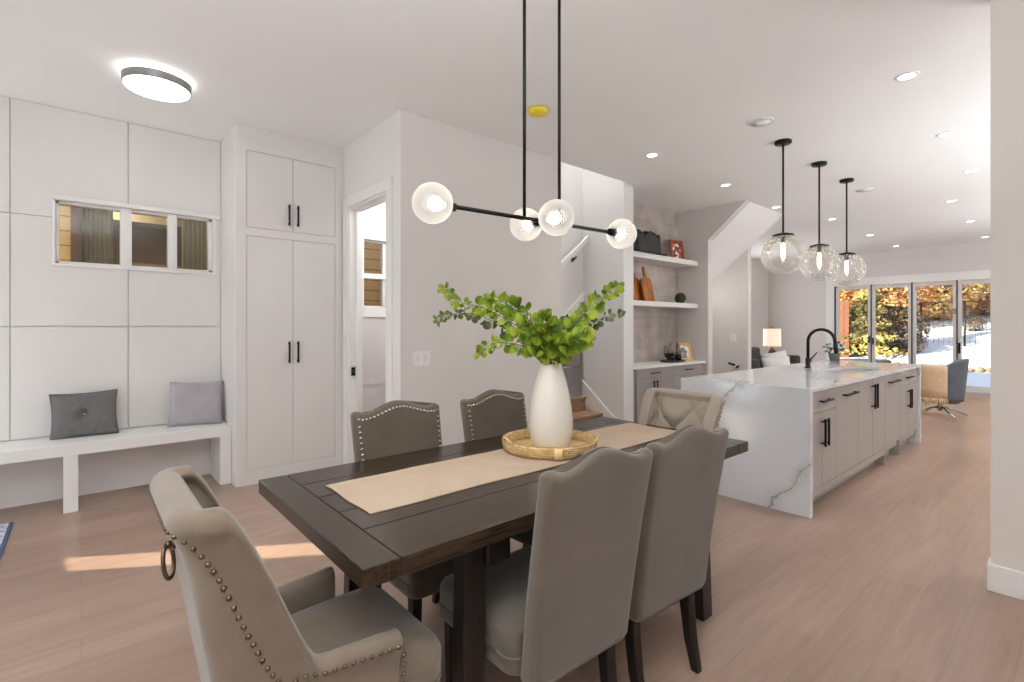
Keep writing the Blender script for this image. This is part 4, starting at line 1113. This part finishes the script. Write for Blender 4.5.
MB().box(-.008, .003, -.08, .08, .035, .225).build('photo', pic_mat('blurred_snapshot', [srgb(214, 214, 220), srgb(120, 120, 132), srgb(180, 160, 150), srgb(230, 230, 232)], 16), yf)
# ------------------------------------------------------------------ living room
so = thing('sofa', 'charcoal sofa with square arms behind the island', 'sofa', (-4.15, 9.62, 0))
ox_, oy_ = -4.15, 9.62
MB().box(-.47, .47, -.98, .98, .12, .34).build('base', M['darkgrey'], so, .02)
for s in (-1, 1):
    MB().box(-.47, .48, s*.98-.13*(s > 0), s*.98+.13*(s < 0), .1, .80).build('arm', M['darkgrey'], so, .04)
MB().box(-.50, -.22, -.85, .85, .3, .94).build('backrest', M['darkgrey'], so, .05)
for s in (-1, 1): MB().box(-.24, .47, s*.425-.42, s*.425+.42, .345, .52).build('seat_cushion', M['darkgrey'], so, .035)
for sx in (-1, 1):
    for s in (-1, 1): MB().cyl((sx*.4, s*.9, 0), (sx*.4, s*.9, .125), .02, .025).build('leg', M['leg'], so)
pillow('sofa_pillow', .46, .40, .2, M['pillow'], 'large white pillow leaning in the middle of the charcoal sofa', 'pillow', (-3.84, 9.86, .70), (radians(-30), radians(-10), radians(40)), n=14)
pillow('sofa_pillow', .46, .34, .18, M['pillow'], 'smaller white pillow in front of the near sofa arm', 'pillow', (-3.60, 9.27, .66), (radians(-24), radians(-6), radians(34)), n=14)
pillow('sofa_pillow', .44, .42, .16, M['cushion_b'], 'grey pillow at the back corner of the charcoal sofa', 'pillow', (-4.2, 9.0, .76), (radians(-16), radians(14), radians(55)), n=14)
stb = thing('side_table', 'small round dark side table carrying the lamp beyond the sofa', 'side table', (-4.36, 10.98, 0))
MB().lathe([(.001, .56), (.24, .56), (.25, .57), (.25, .585), (.24, .59), (.001, .59)], n=36).build('top', M['leg'], stb)
MB().cyl((0, 0, .02), (0, 0, .565), .025).lathe([(.001, 0), (.17, 0), (.17, .015), (.03, .03)], n=32).build('pedestal', M['leg'], stb)
la = thing('table_lamp', 'lit table lamp with a pale drum shade beyond the sofa', 'lamp', (-4.36, 10.98, .5905))
MB().lathe([(.001, 0), (.08, 0), (.085, .015), (.05, .04), (.075, .12), (.085, .2), (.06, .28), (.02, .33), (.016, .38), (.001, .38)], n=32).build('base', M['leg'], la)
MB().lathe([(.172, .36), (.165, .72)], n=44, cap=False).build('shade', M['lampshade'], la)
MB().cyl((0, 0, .37), (0, 0, .74), .006).sphere((0, 0, .745), .012, 10, 6).cyl((-.16, 0, .70), (.16, 0, .70), .003).build('harp', M['black'], la)
# lounge chair seen from behind with a throw
lc = thing('lounge_chair', 'blue grey swivel lounge chair on thin cross legs with its low back toward the walkway', 'armchair', (-1.50, 9.95, 0), radians(82))
m = MB(); loops = []
for k in range(33):
    a = pi*.12-(k/32)*pi*1.24
    # back faces -y; shell from right arm round the back to the left arm
    ca, sa = cos(a*1.0), sin(a*1.0)
    f = abs(k/32-.5)*2
    h = .88-.115*min(1, max(0, (f-.28)/.3))
    R0, R1 = .30, .36
    rr_ = lambda z: R0+(R1-R0)*((z-.25)/.6)
    pr = []
    for z in (.24, .3, .45, .6, h-.05, h-.012): pr.append(((rr_(z))*ca, rr_(z)*.92*sa, z))
    pr.append(((rr_(h)-.03)*ca, (rr_(h)-.03)*.92*sa, h))
    for z in (h-.012, h-.05, .6, .45, .3, .27): pr.append(((rr_(z)-.062)*ca, (rr_(z)-.062)*.92*sa, z))
    loops.append(pr)
m.loft(loops); m.build('shell', M['blue'], lc)
MB().lathe([(.001, .2), (.22, .2), (.255, .24), (.268, .33), (.262, .41), (.24, .435), (.001, .44)], n=36).build('seat', M['blue'], lc)
MB().cyl((0, 0, .07), (0, 0, .205), .03).build('post', M['chrome'], lc)
for k in range(4):
    a = pi/4+k*pi/2
    MB().tube([(0, 0, .13), (.12*cos(a), .12*sin(a), .11), (.36*cos(a), .36*sin(a), .012)], [.014, .013, .010], 8).build('leg', M['chrome'], lc)
tw = thing('throw_blanket', 'peach fringed throw draped over the near arm of the lounge chair', 'throw', (-1.50, 9.95, 0), radians(82))
m = MB(); loops = []
def thr(k, off):
    a = -pi*.99+(-.5+k/14)*1.10
    ca, sa = cos(a), sin(a)
    pr = []
    for z in (.29, .42, .55, .68, .752): pr.append(((.30+.06*((z-.25)/.6)+off)*ca, (.30+.06*((z-.25)/.6)+off)*.92*sa-.004*sin(k*1.7+z*9), z))
    pr.append(((.325)*ca, (.325)*.92*sa, .768+off))
    for z in (.75, .65, .52): pr.append(((.30+.06*((z-.25)/.6)-.062-off)*ca, (.30+.06*((z-.25)/.6)-.062-off)*.92*sa, z))
    return pr
la_ = [thr(k, .026) for k in range(15)]; lb_ = [thr(k, .009) for k in range(15)]
m.loft([a_+b_[::-1] for a_, b_ in zip(la_, lb_)]); m.build('cloth', M['throw'], tw)
m = MB()
for k in range(27):
    kk = k/26*14
    p = Vector(thr(kk, .030)[0]); rq = rf.uniform(-.012, .012)
    m.tube([p, p+Vector((-.004, rq*.5, -.05)), p+Vector((0, rq, -.11+rf.uniform(-.015, .015)))], [.006, .005, .003], 5)
m.build('fringe', M['throw'], tw)
# ------------------------------------------------------------------ neighbouring house beyond the left windows
nh = thing('neighbour_house', 'yellow lap sided house wall with a curtained window outside the strip window', 'house', (-7.3, .6, 0))
nx0 = 0.0
ny0, ny1, nz0, nz1 = -.68, .78, 1.55, 3.0
m = MB().box(-.2, 0, -5, ny0, -.2, 5).box(-.2, 0, ny1, 7, -.2, 5).box(-.2, 0, ny0, ny1, -.2, nz0).box(-.2, 0, ny0, ny1, nz1, 5)
m.build('siding', M['neigh'], nh)
brn = simple('brown_window_frame', srgb(92, 62, 44), .6, var=.1)
m = MB().box(-.15, .03, ny0-.01, ny0+.075, nz0, nz1).box(-.15, .03, ny1-.03, ny1+.03, nz0, nz1).box(-.15, .03, ny0, ny1, nz0-.03, nz0+.04).box(-.15, .03, ny0, ny1, nz1-.04, nz1+.03)
fr_ = m.build('window_frame', brn, nh)
MB().box(-.06, -.055, ny0+.05, ny1-.02, nz0+.03, nz1-.03).build('pane', M['glass'], fr_)
inn = simple('dim_interior', srgb(120, 104, 84), .9, var=.12, scale=2)
MB().box(-1.6, -1.55, -1.4, 1.5, 1.2, 3.3).box(-1.6, -.2, -1.4, -1.35, 1.2, 3.3).box(-1.6, -.2, 1.45, 1.5, 1.2, 3.3).box(-1.6, -.2, -1.4, 1.5, 1.15, 1.2).box(-1.6, -.2, -1.4, 1.5, 3.3, 3.35).build('room_shell', inn, nh)
MB().box(-1.4, -1.0, -1.3, 1.4, 2.75, 3.05).build('ceiling_beam', simple('tan_beam', srgb(190, 168, 130), .8, var=.08), nh)
MB().box(-1.5, -1.15, -.1, 1.2, 1.9, 2.22).box(-1.5, -1.2, -1.2, -.2, 1.3, 1.95).build('furniture', simple('tan_furniture', srgb(176, 150, 112), .8, var=.1), nh)
cm = simple('olive_curtain', srgb(196, 184, 152), .9, var=.12, scale=6)
def curtain(y0, y1):
    pts = []
    for i in range(61):
        y = y0+(y1-y0)*i/60; pts.append((-.22+.03*sin(i*.75), y))
    m = MB(); m.loft([[(p[0], p[1], nz0-.1) for p in pts], [(p[0], p[1], nz1+.05) for p in pts]], cap=False, closed=False); m.build('curtain', cm, nh)
curtain(ny0+.06, ny0+.36); curtain(ny1-.42, ny1-.06)
# ------------------------------------------------------------------ garden
def gz(x, y):
    b = 0
    if y > 21.3: b = .28*min(1, (y-21.3)/.5)+max(0, y-22)*.17
    return b-.05+.03*sin(x*1.3+y*.7)+(.10*sin(x*.9)*sin(y*1.1) if y > 22 else .012*sin(x*3)*sin(y*2.1))
vs = []; fs = []; gx, gy = 90, 80
for j in range(gy+1):
    for i in range(gx+1):
        x = -28+40*i/gx; y = 14.02+36*j/gy; vs.append((x, y, gz(x, y)))
for j in range(gy):
    for i in range(gx):
        a_ = j*(gx+1)+i; fs.append((a_, a_+1, a_+gx+2, a_+gx+1))
struct('ground_snow', MB().add(vs, fs, True), M['snow'])
struct('ground', MB().box(-40, 40, -40, 13.9, -.4, -.25).box(-40, 40, 13.9, 70, -.5, -.4), simple('frozen_ground', srgb(150, 140, 128), .9, var=.1, scale=.6))
# low retaining edge of brown stones
rs = random.Random(21); m = MB()
for k in range(70):
    x = -14+k*.24; y = 21.25+rs.uniform(-.05, .05); r_ = rs.uniform(.10, .17)
    m.sphere((x, y, gz(x, y)+.08), r_, 9, 6, (1.2, .8, rs.uniform(.7, 1.0)))
tag(m.build('stone_edging', simple('brown_stone', srgb(122, 104, 84), .9, var=.25, scale=3, bump=.5, bscale=20)), 'low row of brown stones along the back of the snowy yard', 'edging', None, 'stuff')
ht = thing('covered_fire_table', 'low dark covered table standing in the snow behind the faucet', 'outdoor table', (-4.85, 19.5, -.06))
MB().lathe([(.001, .34), (.62, .34), (.66, .31), (.64, .24), (.60, .05), (.55, 0)], n=40).xform(Matrix.Diagonal((1.1, 1, 1, 1))).build('cover', simple('dark_cover', srgb(58, 56, 58), .7, var=.1), ht)
# fences
wf = thing('wooden_fence', 'orange brown board fence at the left of the garden', 'fence', (-7.15, 21.75, .0))
m = MB()
for k in range(14): m.box(-.9+k*.155*1.0, -.9+k*.155+.145, -.012, .012, -.1, 2.35)
m.build('boards', wood_mat('cedar_boards', srgb(84, 48, 28), srgb(116, 70, 40), (6, 6, 1), .7), wf)
MB().box(-.92, 1.28, .013, .06, .3, .39).box(-.92, 1.28, .013, .06, 1.9, 1.99).build('rail', M['step'], wf)
mf = thing('mesh_fence', 'thin dark wire fence with posts across the back of the garden', 'fence', (-4, 24.55, .36))
m = MB()
for k in range(8): MB().cyl((-4+k*1.25, 0, -.4), (-4+k*1.25, 0, 1.95), .035).build('post', M['black'], mf)
MB().cyl((-4, 0, 1.93), (4.8, 0, 1.93), .018).cyl((-4, 0, .15), (4.8, 0, .15), .012).build('rail', M['black'], mf)
m = MB()
for k in range(60): m.cyl((-4+k*.147, 0, .1), (-4+k*.147, 0, 1.93), .004, n=4, cap=False)
for k in range(12): m.cyl((-4, 0, .15+k*.15), (4.8, 0, .15+k*.15), .004, n=4, cap=False)
m.build('wire_mesh', M['black'], mf)
# trees
gold = leaf_mat('golden_leaves', srgb(186, 144, 80), srgb(232, 204, 140), .35, .9)
rust = leaf_mat('rusty_leaves', srgb(166, 118, 70), srgb(222, 176, 114), .35, .9)
lime = leaf_mat('lime_needles', srgb(96, 92, 52), srgb(204, 184, 108), .3, .8)
brush = leaf_mat('dark_brush', srgb(58, 48, 38), srgb(112, 96, 76), .2, 1.2)
bark = simple('bark', srgb(92, 74, 58), .9, var=.2, scale=5)
def crown_mesh(rnd, n, h0, h1, rad, size, conif=False):
    m = MB()
    for k in range(n):
        f = rnd.random()
        z = h0+(h1-h0)*f
        if conif:
            rr = rad*(1-f)*(.35+.65*sqrt(rnd.random()))*(1+.25*sin(f*40)); a = rnd.uniform(0, 2*pi)
            p = Vector((rr*cos(a), rr*sin(a), z-.12*rr))
        else:
            a = rnd.uniform(0, 2*pi); rr = rad*sqrt(max(0, 1-(2*f-1)**2)+.12)*rnd.random()**.45; p = Vector((rr*cos(a), rr*sin(a), z))
        d = Vector((rnd.uniform(-1, 1), rnd.uniform(-1, 1), rnd.uniform(-.8, .8))).normalized(); nn = Vector((rnd.uniform(-1, 1), rnd.uniform(-1.6, .2), rnd.uniform(-.2, 1.2)))
        s = d.cross(nn)
        if s.length < .1: continue
        s.normalize(); q = size*rnd.uniform(.6, 1.4)
        m.add([tuple(p-d*q), tuple(p+s*q*.45), tuple(p+d*q), tuple(p-s*q*.45)], [(0, 1, 2, 3)])
    return m
def tree(label, loc, n, h0, h1, rad, size, mat, seed, conif=False, group='golden trees behind the garden'):
    rnd = random.Random(seed)
    r = thing('garden_conifer' if conif else 'autumn_tree', label, 'tree', loc, 0, group)
    mt = MB().tube([(0, 0, -.3), (.05, 0, h1*.4), (0, .05, h1*.9)], [.10, .07, .02], 7)
    for k in range(9):
        a = k*2.4; z = h0+(h1-h0)*(.1+.08*k)*.9
        mt.tube([(0, 0, z), (rad*.5*cos(a), rad*.5*sin(a), z+.4*(0 if conif else 1)), (rad*.85*cos(a), rad*.85*sin(a), z+.6*(0 if conif else 1))], [.04, .025, .01], 5)
    mt.build('trunk', bark, r)
    crown_mesh(rnd, n, h0, h1, rad, size, conif).build('foliage', mat, r)
    return r
tp = [(-8.9, 27.0, gold, 'golden tree behind the board fence, leftmost through the glass'), (-7.9, 29.5, gold, 'golden tree behind the lime conifer'), (-6.2, 28.0, rust, 'rusty tree seen through the second glass door from the left'),
      (-4.6, 30.0, gold, 'golden tree filling the top of the second glass door'), (-3.3, 32.0, rust, 'rusty tree behind the fence post in the third glass door'), (-1.7, 32.6, gold, 'golden tree at the top of the fourth glass door'),]
base = {}
for i, (x, y, mt, lab) in enumerate(tp):
    if id(mt) not in base: base[id(mt)] = tree(lab, (x, y, gz(x, y)), 8500, .1, 6.4, 2.1, .105, mt, 40+i)
    else: dup(base[id(mt)], (x, y, gz(x, y)), i*1.1, lab)
tree('lime green conifer beside the orange board fence', (-5.45, 22.4, .3), 3800, .15, 3.3, 1.0, .09, lime, 71, True, 'conifers in the garden')
sb = None
for i, (x, y, s_, lab) in enumerate([(-6.4, 22.5, 1.3, 'dark brush below the board fence'), (-5.65, 22.9, 1.5, 'dark brush under the lime conifer'), (-4.95, 23.2, 1.5, 'dark brush at the foot of the second glass door view'), (-4.35, 23.0, .7, 'dark brush left of the fence post'), (-3.05, 27.3, .5, 'small brown bush on the snow bank in the fourth door')]):
    lab = lab
    if sb is None:
        sb = thing('garden_shrub', lab, 'shrub', (x, y, gz(x, y)), 0, 'dark shrubs at the garden edge')
        crown_mesh(random.Random(90), 2200, .0, 1.1, .75, .05).build('twigs', brush, sb)
    else:
        r_ = dup(sb, (x, y, gz(x, y)), i*1.3, lab); r_.scale = (s_, s_, s_)
# ------------------------------------------------------------------ light
w = bpy.data.worlds.new('sky'); SC.world = w; w.use_nodes = True
bgn = w.node_tree.nodes['Background']; bgn.inputs['Color'].default_value = (.74, .84, 1, 1); bgn.inputs['Strength'].default_value = WORLD
def lamp(name, kind, loc, energy, col=(1, 1, 1), rot=(0, 0, 0), **k):
    d = bpy.data.lights.new(name, kind); d.energy = energy; d.color = col
    for a_, v_ in k.items(): setattr(d, a_, v_)
    o = bpy.data.objects.new(name, d); COL.objects.link(o); o.location = loc; o.rotation_euler = rot; return o
el = radians(22)
sd_ = Vector((.533*cos(el), .846*cos(el), -sin(el)))
s = lamp('sun', 'SUN', (0, 0, 20), SUN, (1, .89, .73), angle=radians(.6)); s.rotation_euler = sd_.to_track_quat('-Z', 'Y').to_euler()
warm = (.95, .985, 1); cool = (.87, .94, 1)
lamp('entry_daylight', 'AREA', (-4.5, -1.95, 1.06), E_ENTRY, cool, (radians(90), 0, radians(0)), shape='RECTANGLE', size=.8, size_y=2.1)
lamp('front_fill', 'AREA', (.3, -1.95, 1.7), E_FRONT, cool, (radians(90), 0, radians(15)), shape='RECTANGLE', size=3.0, size_y=1.9)  # added fill behind the camera; the front wall is solid here
lamp('ceiling_bounce_fill', 'AREA', (.0, -.5, 1.9), E_BOUNCE, cool, (radians(180), 0, 0), shape='DISK', size=1.2)  # added unseen up-facing fill that brightens the ceiling
lamp('ceiling_bounce_fill', 'AREA', (1.6, 6.3, 1.2), E_BOUNCE2, cool, (radians(180), 0, 0), shape='DISK', size=2.4)  # added fill hidden behind the right-hand wall, lifts the island ceiling
lamp('ceiling_bounce_fill', 'AREA', (1.6, 10.3, 1.2), E_BOUNCE2, cool, (radians(180), 0, 0), shape='DISK', size=1.2)  # second hidden fill, added for the living room ceiling
lamp('stair_daylight', 'AREA', (-4.6, 4.35, 5.5), E_STAIR, cool, (0, 0, 0), shape='RECTANGLE', size=2.2, size_y=1.0)
lamp('washroom_light', 'POINT', (-4.3, 2.7, 2.7), E_BATH, cool, shadow_soft_size=.15)
lamp('neighbour_room_fill', 'POINT', (-8.0, .3, 2.9), 14, (1, .9, .75), shadow_soft_size=.2)  # added point light that lifts the neighbour's curtains and interior
lamp('passage_light', 'POINT', (-4.2, 7.5, 1.9), 4, warm, shadow_soft_size=.15)
lamp('east_wall_area', 'AREA', (3.05, 9.5, 1.5), E_EAST, cool, (radians(90), 0, radians(90)), shape='RECTANGLE', size=5, size_y=2.2)  # area lamp in front of the east wall, which has no opening
lamp('living_wall_area', 'AREA', (-5.55, 11.5, 1.6), E_LIV, cool, (radians(90), 0, radians(-90)), shape='RECTANGLE', size=2.5, size_y=2.0)  # area lamp along the living room's solid left wall
for x, y, _ in dl: lamp('downlight', 'SPOT', (x, y, H-.03), E_DOWN, warm, spot_size=radians(125), spot_blend=1., shadow_soft_size=.06)
for x, y in ((.9, 1.5), (-.4, 1.2), (-2.9, .9), (.9, 4.5), (.9, 7.5), (.9, 10.5)): lamp('downlight', 'SPOT', (x, y, H-.03), E_DOWN, warm, spot_size=radians(125), spot_blend=1., shadow_soft_size=.06)
lamp('table_lamp_bulb', 'POINT', (-4.36, 10.98, 1.13), 3, (1, .8, .6), shadow_soft_size=.05)
# ------------------------------------------------------------------ camera
cd = bpy.data.cameras.new('camera'); cam = bpy.data.objects.new('camera', cd); COL.objects.link(cam)
cam.location = (0, 0, 1.35); cam.rotation_euler = (pi/2, 0, .85868)
cd.sensor_fit = 'HORIZONTAL'; cd.sensor_width = 36; cd.lens = 498.7/1024*36; cd.shift_y = -14/1024; cd.clip_start = .05; cd.clip_end = 200
SC.camera = cam
SC.view_settings.view_transform = VT_NAME; SC.view_settings.exposure = EXPO; SC.view_settings.look = 'None'
SC.cycles.max_bounces = 12; SC.cycles.diffuse_bounces = 6; SC.cycles.transparent_max_bounces = 16; SC.cycles.sample_clamp_indirect = 6
SC.cycles.caustics_reflective = False; SC.cycles.caustics_refractive = False
